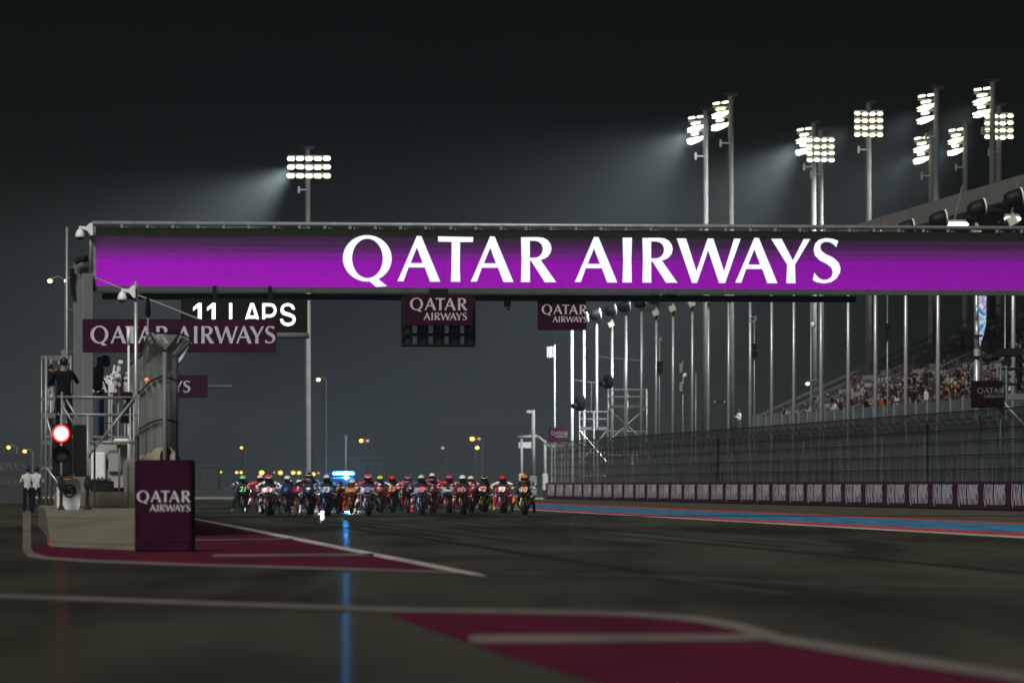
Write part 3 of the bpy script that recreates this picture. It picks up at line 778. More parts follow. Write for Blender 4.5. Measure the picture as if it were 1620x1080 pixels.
# frame members
mb = MB(); mb.cyl((0, -0.05, zt_), (L, -0.05, zt_), 0.075, 0.075, 8); mb.build('top_rail', M_steel, gant)
mb = MB(); mb.cyl((-0.05, -0.05, zt_), (-0.05, -0.05, gz(433)), 0.07, 0.07, 8); mb.build('end_rail', M_steel, gant)
mb = MB(); mb.bbox((x0s - 0.14, -0.06, zb_), (x0s - 0.005, 0.12, zt_ - 0.05)); mb.build('screen_end_frame', M_steel, gant)
mb = MB(); mb.bbox((x0s - 0.14, -0.10, zb_ - 0.13), (L, 0.30, zb_ + 0.045)); mb.build('bottom_frame', M_frame, gant)
mb = MB(); mb.bbox((x0s, 0.25, zb_ + 0.1), (L, 1.9, zt_ - 0.12)); mb.build('truss_box', M_dark, gant)
mb = MB(); mb.bbox((gx(163), 0.35, zb_ - 0.36), (gx(1365), 0.75, zb_ - 0.16)); mb.build('cable_tray', M_dark, gant)
cl = MB(); cl.box((0, 0, -0.08), (0.10, 0.10, 0.10)); cl.box((0.14, 0, -0.10), (0.05, 0.06, 0.05)); cl.box((0.24, 0, -0.11), (0.03, 0.04, 0.03)); cl_me = cl.mesh('rail_clip', M_steel)
x = gx(192)
while x < L:
    link('rail_clip', cl_me, gant, (x, -0.06, zt_ - 0.02)); x += 40.3 / PXM
for px in (1072, 1098, 1126, 1148, 1155, 1188, 1222, 1255, 1300, 1342):
    pass
# pylons
mb = MB(); mb.bbox((gx(117.5), 0.6, 0), (gx(141), 1.25, gz(419))); mb.bbox((gx(118), 0.7, gz(419)), (gx(133), 1.15, gz(408))); mb.build('rear_pylon', M_greypylon, gant)
mb = MB(); mb.bbox((gx(130.5), -0.35, 0), (gx(146), 0.35, gz(433))); mb.build('front_pylon', M_greypylon, gant)
mb = MB(); mb.bbox((gx(129.6), -0.36, 0), (gx(131), -0.30, gz(434))); mb.build('pylon_lit_edge', M_polesteel, gant)  # pale steel strip stands in for light catching the pylon's left edge
mb = MB(); mb.bbox((L - 0.6, -0.35, 0), (L + 0.2, 0.6, zt_)); mb.build('far_pylon', M_greypylon, gant)
mb = MB(); mb.tube([(gx(119), 0.3, gz(415)), (gx(126), 0.3, gz(410)), (gx(140), 0.3, gz(408.5)), (gx(149), 0.3, gz(410))], 0.10, 7); mb.tube([(gx(116), 0.4, gz(424)), (gx(115), 0.5, gz(445)), (gx(117), 0.5, gz(468))], 0.07, 6); mb.build('cable_bundle', M_dark, gant)
mb = MB(); mb.cyl((gx(107.5), 0.5, 0), (gx(107.5), 0.5, gz(358)), 0.05, 0.045, 8)
for yy in (424, 490, 556): mb.cyl((gx(107.5), 0.5, gz(yy)), (gx(118), 0.7, gz(yy)), 0.035, 0.035, 6)
mb.build('antenna_tube', M_steel, gant)

def dome_camera(px, py, Y, label, flip=1, s=1.0, wall_side=True):
    q = P(px, py, Y)
    t = thing('dome_camera', label, 'camera', tuple(q), 0, 'white dome cameras')
    mb = MB(); mb.rings([[(r * s * math.cos(2 * math.pi * i / 14), r * s * math.sin(2 * math.pi * i / 14), z * s) for i in range(14)] for z, r in ((0.22, 0.04), (0.20, 0.08), (0.12, 0.13), (0.0, 0.16), (-0.05, 0.155))]); mb.build('housing', M_white, t)
    mb = MB(); mb.rings([[(r * s * math.cos(2 * math.pi * i / 14), r * s * math.sin(2 * math.pi * i / 14), z * s) for i in range(14)] for z, r in ((-0.052, 0.12), (-0.11, 0.10), (-0.145, 0.05), (-0.155, 0.01))]); mb.build('dome', M_glass, t)
    if wall_side:
        mb = MB(); mb.cyl((0, 0, 0.2 * s), (0, 0, 0.30 * s), 0.04 * s, 0.04 * s, 8)
        mb.prism([(0.0, -0.05 * s, 0.24 * s), (flip * 0.22 * s, -0.05 * s, 0.18 * s), (flip * 0.36 * s, -0.05 * s, 0.02 * s), (flip * 0.42 * s, -0.05 * s, 0.02 * s), (flip * 0.42 * s, -0.05 * s, 0.42 * s), (flip * 0.34 * s, -0.05 * s, 0.42 * s), (flip * 0.2 * s, -0.05 * s, 0.30 * s), (0, -0.05 * s, 0.32 * s)], (0, 0.10 * s, 0)); mb.build('arm', M_white, t)
    return t
dome_camera(126.5, 373, 184.6, 'white dome camera at the upper left corner of the LED screen', 1, 1.0)
dome_camera(804, 486, 187.5, 'small dome camera hanging under the gantry between two sponsor boards', 1, 0.62, False)
# (its hanger belongs to the gantry)
mb = MB(); mb.bbox((gx(799.5), 0.4, gz(482)), (gx(809.5), 0.6, zb_ - 0.16)); mb.build('camera_hanger', M_frame, gant)

def sponsor_board(px0, px1, py0, py1, Y, label, one=False, cap=None, tx=None, ty=None, name='sponsor_board', m=M_burg, lm=M_letter, depth=0.12, rz=GA, ws=1.0):
    """flat board; tx = left px of lettering, ty = baseline px of the top line, cap = cap height px"""
    p = P(px0, py1, Y); k = FPX / Y
    t = thing(name, label, 'sign', (p.x, p.y, p.z), rz)
    w_ = (px1 - px0) / k; h_ = (py1 - py0) / k
    mb = MB(); mb.rbox((w_ / 2, depth / 2, h_ / 2), (w_, depth, h_), 0.015); bd = mb.build('panel', m, t)
    le = letters(WM_ONE if one else WM_TWO, lm, bd, ((tx - px0) / k, -0.006, (py1 - ty) / k), cap / k * ws, cap / k)
    return t
lap = thing('lap_counter', 'black lap counter display reading 11 LAPS hung under the gantry', 'display', tuple(P(287, 525, 184.9)), GA)
k = PXM
mb = MB(); mb.rbox((100 / k, 0.12, 26.5 / k), (200 / k, 0.24, 53 / k), 0.02); mb.build('housing', mat('display_black', (0.010, 0.011, 0.007), 0.7, 0, 0.2, 4, spec=0.1), lap)
mb = MB(); mb.bbox((-0.02, -0.012, -0.06), (200 / k + 0.02, 0.2, -0.003)); mb.build('lower_lip', M_grey, lap)
for px in (340, 428):
    mb = MB(); mb.bbox(((px - 287 - 3) / k, 0.05, 53 / k + 0.003), ((px - 287 + 3) / k, 0.2, 53 / k + 0.42)); mb.build('hanger', M_dark, lap)
M_disp = emis('display_white', (0.86, 0.91, 1.0), 1.5)
def glyph(nm, splines, px0, wpx, par=lap):
    me = curve_mesh(nm, splines, M_disp, 0.004)
    o = link(nm, me, par, ((px0 - 287) / k, -0.008, (525 - 514.5) / k), (R(90), 0, 0)); o.scale = (wpx / k, 35.5 / k, 1)
ONE = [[(0.55, 0), (1.0, 0), (1.0, 1.0), (0.62, 1.0), (0.0, 0.80), (0.0, 0.64), (0.55, 0.80)]]
ELL = [[(0, 0), (1, 0), (1, 0.15), (0.26, 0.15), (0.26, 1), (0, 1)]]
AAA = [[(0, 0), (0.17, 0), (0.29, 0.31), (0.71, 0.31), (0.83, 0), (1, 0), (0.60, 1), (0.40, 1)], [(0.50, 0.84), (0.64, 0.45), (0.36, 0.45)]]
PEE = [[(0, 0), (0.20, 0), (0.20, 0.36), (0.58, 0.36), (0.80, 0.41), (0.95, 0.53), (1.0, 0.68), (0.95, 0.84), (0.80, 0.96), (0.58, 1), (0, 1)], [(0.20, 0.50), (0.56, 0.50), (0.70, 0.54), (0.79, 0.62), (0.81, 0.68), (0.79, 0.75), (0.70, 0.83), (0.56, 0.86), (0.20, 0.86)]]
ESS = [[(0.02, 0.30), (0.20, 0.30), (0.25, 0.20), (0.38, 0.135), (0.55, 0.13), (0.72, 0.16), (0.80, 0.23), (0.80, 0.31), (0.72, 0.37), (0.40, 0.44), (0.18, 0.50), (0.07, 0.60), (0.06, 0.76), (0.14, 0.90), (0.30, 0.98), (0.50, 1.01), (0.72, 0.98), (0.88, 0.88), (0.95, 0.72), (0.77, 0.72), (0.72, 0.81), (0.60, 0.87), (0.45, 0.875), (0.30, 0.84), (0.24, 0.76), (0.26, 0.68), (0.36, 0.63), (0.66, 0.56), (0.88, 0.48), (0.98, 0.36), (0.98, 0.22), (0.90, 0.09), (0.74, 0.01), (0.52, -0.02), (0.28, 0.01), (0.10, 0.12)]]
for nm, sp, x0_, w_ in (('digit', ONE, 305.5, 13.5), ('digit', ONE, 327.5, 13.5), ('letter', ELL, 362.5, 19), ('letter', AAA, 384.5, 29), ('letter', PEE, 415, 23), ('letter', ESS, 442.5, 26)):
    glyph(nm, sp, x0_, w_)

# banner on a cantilever arm and the same farther along the pit wall
def arm_banner(px0, px1, py0, py1, Y, arm1, armw, label, cap, tx, ty):
    t = sponsor_board(px0, px1, py0, py1, Y, label, True, cap, tx, ty, 'arm_banner', mat('banner_burgundy', (0.036, 0.006, 0.023), 0.8, 0, 0.12, 2, spec=0.06), mat('banner_letter', (0.50, 0.49, 0.54), 0.6, 0, 0.05, 2), 0.06, rz=R(1.5), ws=0.965)
    k = FPX / Y; h_ = (py1 - py0) / k
    mb = MB(); mb.cyl((0.02, 0.16, h_ * 0.5), ((arm1 - px0) / k, 0.16, h_ * 0.5), armw, armw, 10); mb.build('arm', M_steel, t)
    return t
arm_banner(130.5, 436.5, 504.5, 557.5, 181.0, 489, 0.085, 'long burgundy airline banner held out on an arm below the lap counter', 27.5, 143, 543)
b2 = arm_banner(90, 328, 593, 629, 262.0, 367, 0.085, 'smaller burgundy banner end showing YS behind the wire pit fence', 18.6, 103, 620.5)
pb = b2.location
mb = MB(); mb.cyl((0.3, 0.3, -pb.z), (0.3, 0.3, 2.2), 0.16, 0.14, 10); mb.build('post', M_greypylon, b2)

# start light cluster
sl = thing('start_lights', 'black start light cluster of five columns under the gantry', 'start lights', tuple(P(634.5, 548.5, 185.9)), GA)
k = FPX / 185.9
lens = MB(); lens.rings([[(r * math.cos(2 * math.pi * i / 18), y, r * math.sin(2 * math.pi * i / 18)) for i in range(18)] for y, r in ((-0.10, 0.158), (-0.115, 0.15), (-0.135, 0.10), (-0.145, 0.02))]); lens_me = lens.mesh('lens', M_lamp_off)
hood = MB(); hood.rings([[(r * math.cos(math.pi * i / 12), y, r * math.sin(math.pi * i / 12)) for i in range(13)] for y, r in ((-0.09, 0.166), (-0.28, 0.166), (-0.28, 0.172), (-0.09, 0.172))], closed=False, caps=False); hood_me = hood.mesh('hood', M_dark)
rv = MB()
for a_ in (0.2, math.pi - 0.2): rv.ell((0.17 * math.cos(a_), -0.11, 0.17 * math.sin(a_) * 0.4), (0.012, 0.012, 0.012), 6, 4)
rv_me = rv.mesh('screw', M_white)
for c, px in enumerate((643.5, 669, 694.3, 719.5, 744)):
    cx_ = (px - 634.5) / k
    mb = MB(); mb.rbox((cx_, 0, 40 / k), (17.5 / k, 0.2, 78 / k), 0.02); cobj = mb.build('column', M_dark, sl)
    for py in (521.5, 537.5):
        lo = link('lens', lens_me, cobj, (cx_, 0, (548.5 - py) / k)); 
        link('hood', hood_me, cobj, (cx_, 0, (548.5 - py) / k)); link('screw', rv_me, cobj, (cx_, 0, (548.5 - py) / k))
for py in (546.3, 529.2, 512.5):
    mb = MB(); mb.bbox((0.02, -0.04, (548.5 - py) / k - 0.045), (118 / k, 0.14, (548.5 - py) / k + 0.045)); mb.build('frame_bar', M_dark, sl)
mb = MB(); mb.bbox((45 / k, 0.02, 79 / k), (75 / k, 0.14, 92 / k)); mb.build('hanger', M_dark, sl)
sponsor_board(642, 749, 465, 514.5, 185.3, 'burgundy airline board fixed over the start light cluster', False, 19.5, 648.5, 490.5, rz=GA)
sponsor_board(851, 928, 472.5, 522, 187.0, 'burgundy airline board hanging under the gantry right of the start lights', False, 15.5, 857, 497, rz=GA)
mb = MB(); mb.bbox((gx(870), 0.5, gz(474)), (gx(910), 0.62, zb_ - 0.15)); mb.build('board_hanger', M_dark, gant)

# ================================================================== FIGURES
def skin_body(name, J, E, root, regions, sub=1):
    """J: joint -> (pos, radius); E: list of (a, b, region); one continuous skinned surface, faces sorted into clothing regions"""
    names = list(J); idx = {n: i for i, n in enumerate(names)}
    me = bpy.data.meshes.new(name); me.from_pydata([J[n][0] for n in names], [(idx[a], idx[b]) for a, b, _ in E], [])
    o = bpy.data.objects.new(name, me); col.objects.link(o)
    md = o.modifiers.new('skin', 'SKIN'); md.use_smooth_shade = True
    lay = me.skin_vertices[0].data
    for n, i in idx.items():
        r = J[n][1]; lay[i].radius = (r, r) if not isinstance(r, tuple) else r
        lay[i].use_root = (n == root)
    if sub:
        s = o.modifiers.new('sub', 'SUBSURF'); s.levels = sub; s.render_levels = sub
    dg = bpy.context.evaluated_depsgraph_get(); dg.update()
    out = bpy.data.meshes.new_from_object(o.evaluated_get(dg))
    bpy.data.objects.remove(o); bpy.data.meshes.remove(me)
    out.name = name; out.materials.clear()
    for _ in range(regions): out.materials.append(M_dark)
    segs = [(Vector(J[a][0]), Vector(J[b][0]), rg) for a, b, rg in E]
    for p in out.polygons:
        c = p.center; best = None
        for a, b, rg in segs:
            d = b - a; t = max(0, min(1, (c - a).dot(d) / max(d.length_squared, 1e-9)))
            q = (c - (a + d * t)).length
            if best is None or q < best[0]: best = (q, rg)
        p.material_index = best[1]; p.use_smooth = True
    return out

def slots(o, mats):
    for s_, m_ in zip(o.material_slots, mats):
        s_.link = 'OBJECT'; s_.material = m_
    return o

# ---- rider on a race bike. bike frame: front faces -Y, origin under the front axle
def rider_mesh(name, head_z=1.27, lean=0.0, elbow=0.45, legs=(1, 1), head_y=0.42):
    dz = head_z - 1.27
    J = {'pelvis': ((0, 1.02, 0.90), 0.145), 'belly': ((lean * .3, 0.88, 0.99 + dz * .3), 0.145), 'chest': ((lean * .7, 0.70, 1.08 + dz * .7), 0.165), 'neck': ((lean, 0.55, 1.17 + dz), 0.08), 'head': ((lean, head_y, head_z), 0.09)}
    E = [('pelvis', 'belly', 0), ('belly', 'chest', 0), ('chest', 'neck', 0), ('neck', 'head', 0)]
    for s, sg in ((-1, legs[0]), (1, legs[1])):
        n = 'l' if s < 0 else 'r'
        J[n + 'sh'] = ((lean + s * 0.20, 0.60, 1.13 + dz), 0.075)
        J[n + 'el'] = ((lean * .6 + s * elbow, 0.46, 1.02 + dz * .6), 0.055)
        J[n + 'wr'] = ((s * 0.39, 0.24, 0.965), 0.040)
        J[n + 'fi'] = ((s * 0.385, 0.17, 0.955), 0.036)
        E += [('chest', n + 'sh', 0), (n + 'sh', n + 'el', 1), (n + 'el', n + 'wr', 2), (n + 'wr', n + 'fi', 3)]
        if sg == 1:      # foot trailing just off the ground
            hp, kn, an, to = (s * 0.13, 0.98, 0.83), (s * 0.31, 0.70, 0.58), (s * 0.35, 0.80, 0.14), (s * 0.37, 0.62, 0.055)
        elif sg == 2:    # leg swung wider
            hp, kn, an, to = (s * 0.13, 0.98, 0.83), (s * 0.36, 0.72, 0.55), (s * 0.47, 0.82, 0.13), (s * 0.50, 0.66, 0.055)
        else:            # foot on the peg
            hp, kn, an, to = (s * 0.13, 0.98, 0.83), (s * 0.33, 0.66, 0.66), (s * 0.26, 1.02, 0.42), (s * 0.27, 0.88, 0.36)
        J[n + 'hp'] = (hp, 0.105); J[n + 'kn'] = (kn, 0.075)
        J[n + 'an'] = (an, 0.052); J[n + 'to'] = (to, 0.042)
        mid = tuple((a_ + b_) / 2 for a_, b_ in zip(kn, an)); J[n + 'ca'] = (mid, 0.070)
        E += [('pelvis', n + 'hp', 4), (n + 'hp', n + 'kn', 4), (n + 'kn', n + 'ca', 5), (n + 'ca', n + 'an', 6), (n + 'an', n + 'to', 6)]
    return skin_body(name, J, E, 'pelvis', 7)
RID = {'both': rider_mesh('body'), 'wide': rider_mesh('body', 1.29, 0.02, 0.47, (2, 1)), 'tall': rider_mesh('body', 1.37, 0.0, 0.44, (1, 1), 0.46),
       'peg': rider_mesh('body', 1.28, -0.02, 0.46, (0, 1)), 'low': rider_mesh('body', 1.12, 0.0, 0.42, (1, 0), 0.36), 'left': rider_mesh('body', 1.28, -0.05, 0.49, (2, 2))}
HEADZ = {'both': (0, 0.42, 1.27), 'wide': (0.02, 0.42, 1.29), 'tall': (0, 0.46, 1.37), 'peg': (-0.02, 0.42, 1.28), 'low': (0, 0.36, 1.12), 'left': (-0.05, 0.42, 1.28)}
# helmet: shell with chin bar (slot 0 lower shell, slot 1 crown), separate visor and tail spoiler
def helmet_meshes():
    mb = MB(); rg = []
    prof = [(-0.130, 0.075, -0.01), (-0.120, 0.100, -0.02), (-0.085, 0.120, -0.02), (-0.03, 0.132, -0.01), (0.03, 0.136, 0.0), (0.08, 0.124, 0.005), (0.118, 0.094, 0.01), (0.142, 0.05, 0.015), (0.150, 0.008, 0.02)]
    n = 18
    for z, r, y in prof:
        rg.append([Vector((r * math.cos(2 * math.pi * i / n), y + r * 1.16 * math.sin(2 * math.pi * i / n), z)) for i in range(n)])
    for k_ in range(len(rg) - 1):
        mb.mat(1 if prof[k_][0] >= 0.03 else 0)
        mb.rings([rg[k_], rg[k_ + 1]], caps=False)
    sh_ = mb.mesh('helmet', [M_white, M_white])
    vb_ = MB(); vr = []
    for z, r, y in ((-0.055, 0.131, -0.02), (-0.01, 0.141, -0.012), (0.045, 0.140, 0.0)):
        vr.append([Vector((r * math.cos(a_), y + r * 1.16 * math.sin(a_), z)) for a_ in [math.pi * (1.08 + 0.84 * i / 10) for i in range(11)]])
    vb_.rings(vr, closed=False, caps=False)
    vi = vb_.mesh('visor', M_visor)
    sp_ = MB(); sp_.prism([(0, 0.08, 0.11), (0, 0.20, 0.10), (0, 0.22, 0.07), (0, 0.13, 0.04)], (0.06, 0, 0)); sp_.prism([(0, 0.08, 0.11), (0, 0.20, 0.10), (0, 0.22, 0.07), (0, 0.13, 0.04)], (-0.06, 0, 0))
    return sh_, vi, sp_.mesh('spoiler', M_white)
HEL, VIS, HSP = helmet_meshes()
# gloved hand gripping the bar: palm, four curled fingers, thumb
def glove_mesh():
    mb = MB(); mb.ell((0, 0.02, 0.012), (0.048, 0.045, 0.030), 8, 6)
    for i, ln_ in enumerate((0.034, 0.040, 0.038, 0.030)):
        x = -0.036 + 0.024 * i
        mb.tube([(x, -0.012, 0.018), (x, -0.012 - ln_, 0.006), (x, -0.014 - ln_ * 0.9, -0.028), (x, -0.008, -0.036)], 0.0115, 6)
    mb.tube([(-0.044, 0.02, 0.0), (-0.052, -0.012, -0.022), (-0.030, -0.020, -0.034)], 0.0125, 6)
    return mb.mesh('glove', M_dark)
GLV = glove_mesh()

# ---- motorcycle meshes (shared)
def bike_meshes():
    D = {}
    def ringx(y, pts): return [Vector((x, y, z)) for x, z in pts]
    # upper fairing: loft of closed sections from nose tip to behind the bars
    def sec(y, hw, zt, zs, zb, tw=0.45):
        h = [(0.0, zt), (hw * tw, zt - 0.01), (hw * 0.86, (zt + zs) / 2 + 0.02), (hw, zs), (hw * 0.9, (zs + zb) / 2), (hw * 0.55, zb), (0.0, zb)]
        return ringx(y, h + [(-x, z) for x, z in reversed(h[1:-1])])
    mb = MB(); mb.rings([sec(-0.22, 0.05, 0.86, 0.83, 0.79), sec(-0.17, 0.14, 0.92, 0.84, 0.75), sec(-0.07, 0.215, 0.985, 0.86, 0.70), sec(0.08, 0.255, 1.02, 0.87, 0.67), sec(0.26, 0.275, 1.03, 0.85, 0.65), sec(0.42, 0.27, 1.00, 0.82, 0.64)])
    D['upper_fairing'] = mb.mesh('upper_fairing', M_white)
    mb = MB(); mb.prism([(-0.085, -0.245, 0.735), (0.085, -0.245, 0.735), (0.10, -0.245, 0.775), (0.055, -0.25, 0.82), (-0.055, -0.25, 0.82), (-0.10, -0.245, 0.775)], (0, 0.12, 0)); D['air_intake'] = mb.mesh('air_intake', M_carbon)
    # bubble screen
    mb = MB(); rg = []
    for y, hw, z0, h in ((-0.05, 0.14, 0.985, 0.02), (0.06, 0.17, 1.01, 0.075), (0.18, 0.185, 1.02, 0.115), (0.28, 0.18, 1.02, 0.125)):
        rg.append([Vector((hw * math.cos(a_), y, z0 + h * math.sin(a_))) for a_ in [math.pi * i / 10 for i in range(11)]])
    mb.rings(rg, closed=False, caps=False); D['windscreen'] = mb.mesh('windscreen', mat('screen_tint', (0.03, 0.035, 0.045), 0.08, 0, 0.1, 4, spec=0.8))
    # side fairings
    for s, nm in ((-1, 'sl'), (1, 'sr')):
        mb = MB(); rg = []
        for y, f in ((0.20, 0.0), (0.27, 0.35), (0.45, 0.8), (0.75, 1.0), (1.02, 0.75)):
            out = [(0.15 + 0.13 * f, 0.78), (0.165 + 0.13 * f, 0.66), (0.165 + 0.125 * f, 0.52), (0.14 + 0.12 * f, 0.38), (0.11 + 0.09 * f, 0.24), (0.09 + 0.05 * f, 0.19)]
            inn = [(x - 0.05, z) for x, z in reversed(out)]
            rg.append([Vector((s * x, y, z)) for x, z in out + inn])
        mb.rings(rg); D[nm] = mb.mesh('side_fairing', M_white)
        # winglets: swept boxed biplane wing
        mb = MB()
        mb.prism([(s * 0.20, -0.08, 0.80), (s * 0.335, -0.02, 0.745), (s * 0.345, 0.16, 0.75), (s * 0.235, 0.18, 0.80)], (0, 0, 0.018))
        mb.prism([(s * 0.225, 0.0, 0.66), (s * 0.325, 0.03, 0.655), (s * 0.335, 0.18, 0.66), (s * 0.245, 0.18, 0.665)], (0, 0, 0.016))
        mb.prism([(s * 0.330, -0.02, 0.655), (s * 0.348, -0.02, 0.765), (s * 0.350, 0.18, 0.765), (s * 0.335, 0.18, 0.655)], (s * 0.012, 0, 0))
        D['w' + nm] = mb.mesh('winglet', M_white)
        mb = MB(); mb.cyl((s * 0.085, 0.10, 0.72), (s * 0.085, 0.02, 0.44), 0.032, 0.030, 10); mb.mat(1).cyl((s * 0.085, 0.03, 0.46), (s * 0.085, -0.005, 0.29), 0.026, 0.03, 10); D['f' + nm] = mb.mesh('fork_leg', [M_gold, M_carbon])
        mb = MB(); mb.cyl((s * 0.07, 0.22, 0.95), (s * 0.42, 0.20, 0.935), 0.017, 0.017, 8); mb.tube([(s * 0.30, 0.20, 0.94), (s * 0.34, 0.10, 0.93), (s * 0.45, 0.10, 0.93)], 0.008, 6); mb.ell((s * 0.44, 0.20, 0.935), (0.02, 0.022, 0.022), 8, 6); D['h' + nm] = mb.mesh('handlebar', M_carbon)
        mb = MB(); mb.rings([[(s * (0.055 + 0.028 * math.cos(2 * math.pi * i / 8)), y, zc + rr * math.sin(2 * math.pi * i / 8)) for i in range(8)] for y, zc, rr in ((0.86, 0.42, 0.05), (1.3, 0.32, 0.045), (1.46, 0.31, 0.05))]); D['a' + nm] = mb.mesh('swingarm', M_steel)
        mb = MB(); mb.cyl((s * 0.18, 0.98, 0.40), (s * 0.30, 0.98, 0.40), 0.014, 0.012, 6); D['p' + nm] = mb.mesh('footpeg', M_steel)
    # wheels
    for nm, w_, rr in (('wf', 0.062, 0.30), ('wr', 0.098, 0.315)):
        mb = MB(); rg = []
        for i in range(33):
            a_ = 2 * math.pi * i / 32; ring = []
            for off, rad in ((-w_ * 0.86, 0.215), (-w_, 0.245), (-w_ * 0.86, rr - 0.028), (-w_ * 0.5, rr - 0.006), (0, rr), (w_ * 0.5, rr - 0.006), (w_ * 0.86, rr - 0.028), (w_, 0.245), (w_ * 0.86, 0.215)):
                ring.append(Vector((off, rad * math.cos(a_), rad * math.sin(a_))))
            rg.append(ring)
        mb.rings(rg, closed=False, caps=False); D[nm] = mb.mesh('wheel', M_rubber)
        mb = MB(); mb.torus((0, 0, 0), 0.207, 0.016, 'X', 28, 6, w_ * 0.85)
        for i in range(5):
            a_ = 2 * math.pi * i / 5; mb.cyl((0, 0.03 * math.cos(a_), 0.03 * math.sin(a_)), (0, 0.20 * math.cos(a_), 0.20 * math.sin(a_)), 0.017, 0.013, 6)
        mb.cyl((-0.06, 0, 0), (0.06, 0, 0), 0.035, 0.035, 10); D[nm + 'rim'] = mb.mesh('rim', M_carbon)
    mb = MB()
    for s in (-1, 1): mb.cyl((s * 0.066, 0, 0), (s * 0.072, 0, 0), 0.165, 0.165, 20)
    D['disc'] = mb.mesh('brake_disc', M_carbon)
    # front mudguard hugging the tyre
    mb = MB(); rg = []
    for i in range(9):
        a_ = R(68 + 80 * i / 8); rg.append([Vector((x, -0.335 * math.cos(a_) * (1 if abs(x) < .06 else .95), 0.335 * math.sin(a_) * (1 if abs(x) < .06 else .93))) for x in (-0.085, -0.06, 0, 0.06, 0.085)])
    mb.rings(rg, closed=False, caps=False); D['mudguard'] = mb.mesh('mudguard', M_white)
    mb = MB(); mb.rbox((0, 0.40, 0.52), (0.34, 0.06, 0.34), 0.02); D['radiator'] = mb.mesh('radiator', M_carbon)
    mb = MB(); mb.rbox((0, 0.72, 0.46), (0.36, 0.46, 0.42), 0.05); D['engine'] = mb.mesh('engine', M_carbon)
    mb = MB(); mb.rings([[Vector((hw * math.cos(2 * math.pi * i / 12), y, zc + hh * math.sin(2 * math.pi * i / 12))) for i in range(12)] for y, hw, zc, hh in ((0.40, 0.12, 0.86, 0.08), (0.52, 0.17, 0.88, 0.12), (0.72, 0.17, 0.88, 0.12), (0.90, 0.11, 0.84, 0.08))]); D['tank'] = mb.mesh('fuel_tank', M_white)
    mb = MB(); mb.rings([[Vector((hw * math.cos(2 * math.pi * i / 10), y, zc + hh * math.sin(2 * math.pi * i / 10))) for i in range(10)] for y, hw, zc, hh in ((0.86, 0.10, 0.78, 0.06), (1.05, 0.14, 0.80, 0.05), (1.3, 0.13, 0.90, 0.07), (1.52, 0.05, 0.98, 0.03))]); D['tail'] = mb.mesh('tail_unit', M_white)
    mb = MB(); mb.cyl((0.12, 0.9, 0.34), (0.19, 1.25, 0.42), 0.04, 0.055, 10); D['exhaust'] = mb.mesh('exhaust', M_steel)
    return D
BK = bike_meshes()
def C(h):
    h = h.lstrip('#'); v = [int(h[i:i + 2], 16) / 255 for i in (0, 2, 4)]
    return tuple(((x + 0.055) / 1.055) ** 2.4 if x > 0.04045 else x / 12.92 for x in v)
def GN(c): return tuple(min(0.85, x * (1.6 if max(c) > 0.05 else 0.8)) for x in c)
def paint(hexes):
    if isinstance(hexes, str): hexes = [(hexes, 1.0)]
    key = 'paint_' + '_'.join('%s%02d' % (h.strip('#'), int(w_ * 100)) for h, w_ in hexes)
    if len(hexes) == 1: return mat(key, GN(C(hexes[0][0])), 0.3, 0, 0.05, 8, coat=0.4)
    return livery(key, [(GN(C(h)), w_) for h, w_ in hexes], 6.5)
def leather(hexes):
    if isinstance(hexes, str): hexes = [(hexes, 1.0)]
    key = 'leather_' + '_'.join('%s%02d' % (h.strip('#'), int(w_ * 100)) for h, w_ in hexes)
    if len(hexes) == 1: return mat(key, GN(C(hexes[0][0])), 0.5, 0, 0.18, 12)
    return livery(key, [(GN(C(h)), w_) for h, w_ in hexes], 11.0, 0.5, 0.0)

def motorcycle(px, py, label, c, rz=0.0):
    p = G(px, py); s = 1.0
    t = thing('motorcycle', label, 'motorcycle', (p.x, p.y, 0), rz, 'racing motorcycles on the starting straight')
    def part(nm, key, m_=None, par=t, loc=None):
        o = link(nm, BK[key], par, loc)
        if m_ is not None: slots(o, [m_] * len(o.material_slots))
        return o
    up = paint(c['up']); sd = paint(c['side']); wg = paint(c['wing']); md = paint(c['mud'])
    uf = part('upper_fairing', 'upper_fairing', up); part('air_intake', 'air_intake', None, uf)
    part('windscreen', 'windscreen')
    for n_ in ('sl', 'sr'):
        part('side_fairing', n_, sd); part('winglet', 'w' + n_, wg)
        f_ = part('fork_leg', 'f' + n_)
        if c.get('fork'): f_.material_slots[0].link = 'OBJECT'; f_.material_slots[0].material = paint(c['fork'])
        part('handlebar', 'h' + n_); part('swingarm', 'a' + n_); part('footpeg', 'p' + n_)
    fw = part('front_wheel', 'wf', None, t, (0, 0, 0.30)); part('rim', 'wfrim', paint(c['rim']) if c.get('rim') else None, fw); part('brake_disc', 'disc', None, fw)
    part('mudguard', 'mudguard', md, t, (0, 0, 0.30))
    rw = part('rear_wheel', 'wr', None, t, (0, 1.43, 0.315)); part('rim', 'wrrim', None, rw)
    part('radiator', 'radiator'); part('engine', 'engine'); part('fuel_tank', 'tank', up); part('tail_unit', 'tail', up); part('exhaust', 'exhaust')
    if c.get('num'):
        me = NUM.get((c['num'], c['numc']))
        if me is None:
            me = text_mesh('race_number', c['num'], 0.27, paint(c['numc']), 0.006, 0.010, 0.18); NUM[(c['num'], c['numc'])] = me
        if c.get('plate'):
            pl = MB(); pl.prism([(-0.13, -0.215, 0.83), (0.13, -0.215, 0.83), (0.16, -0.165, 0.93), (0.10, -0.14, 0.985), (-0.10, -0.14, 0.985), (-0.16, -0.165, 0.93)], (0, 0.05, 0)); pl.build('number_plate', paint(c['plate']), t)
        link('race_number', me, t, (0, -0.232, 0.905), (R(70), 0, 0))
    return t
NUM = {}
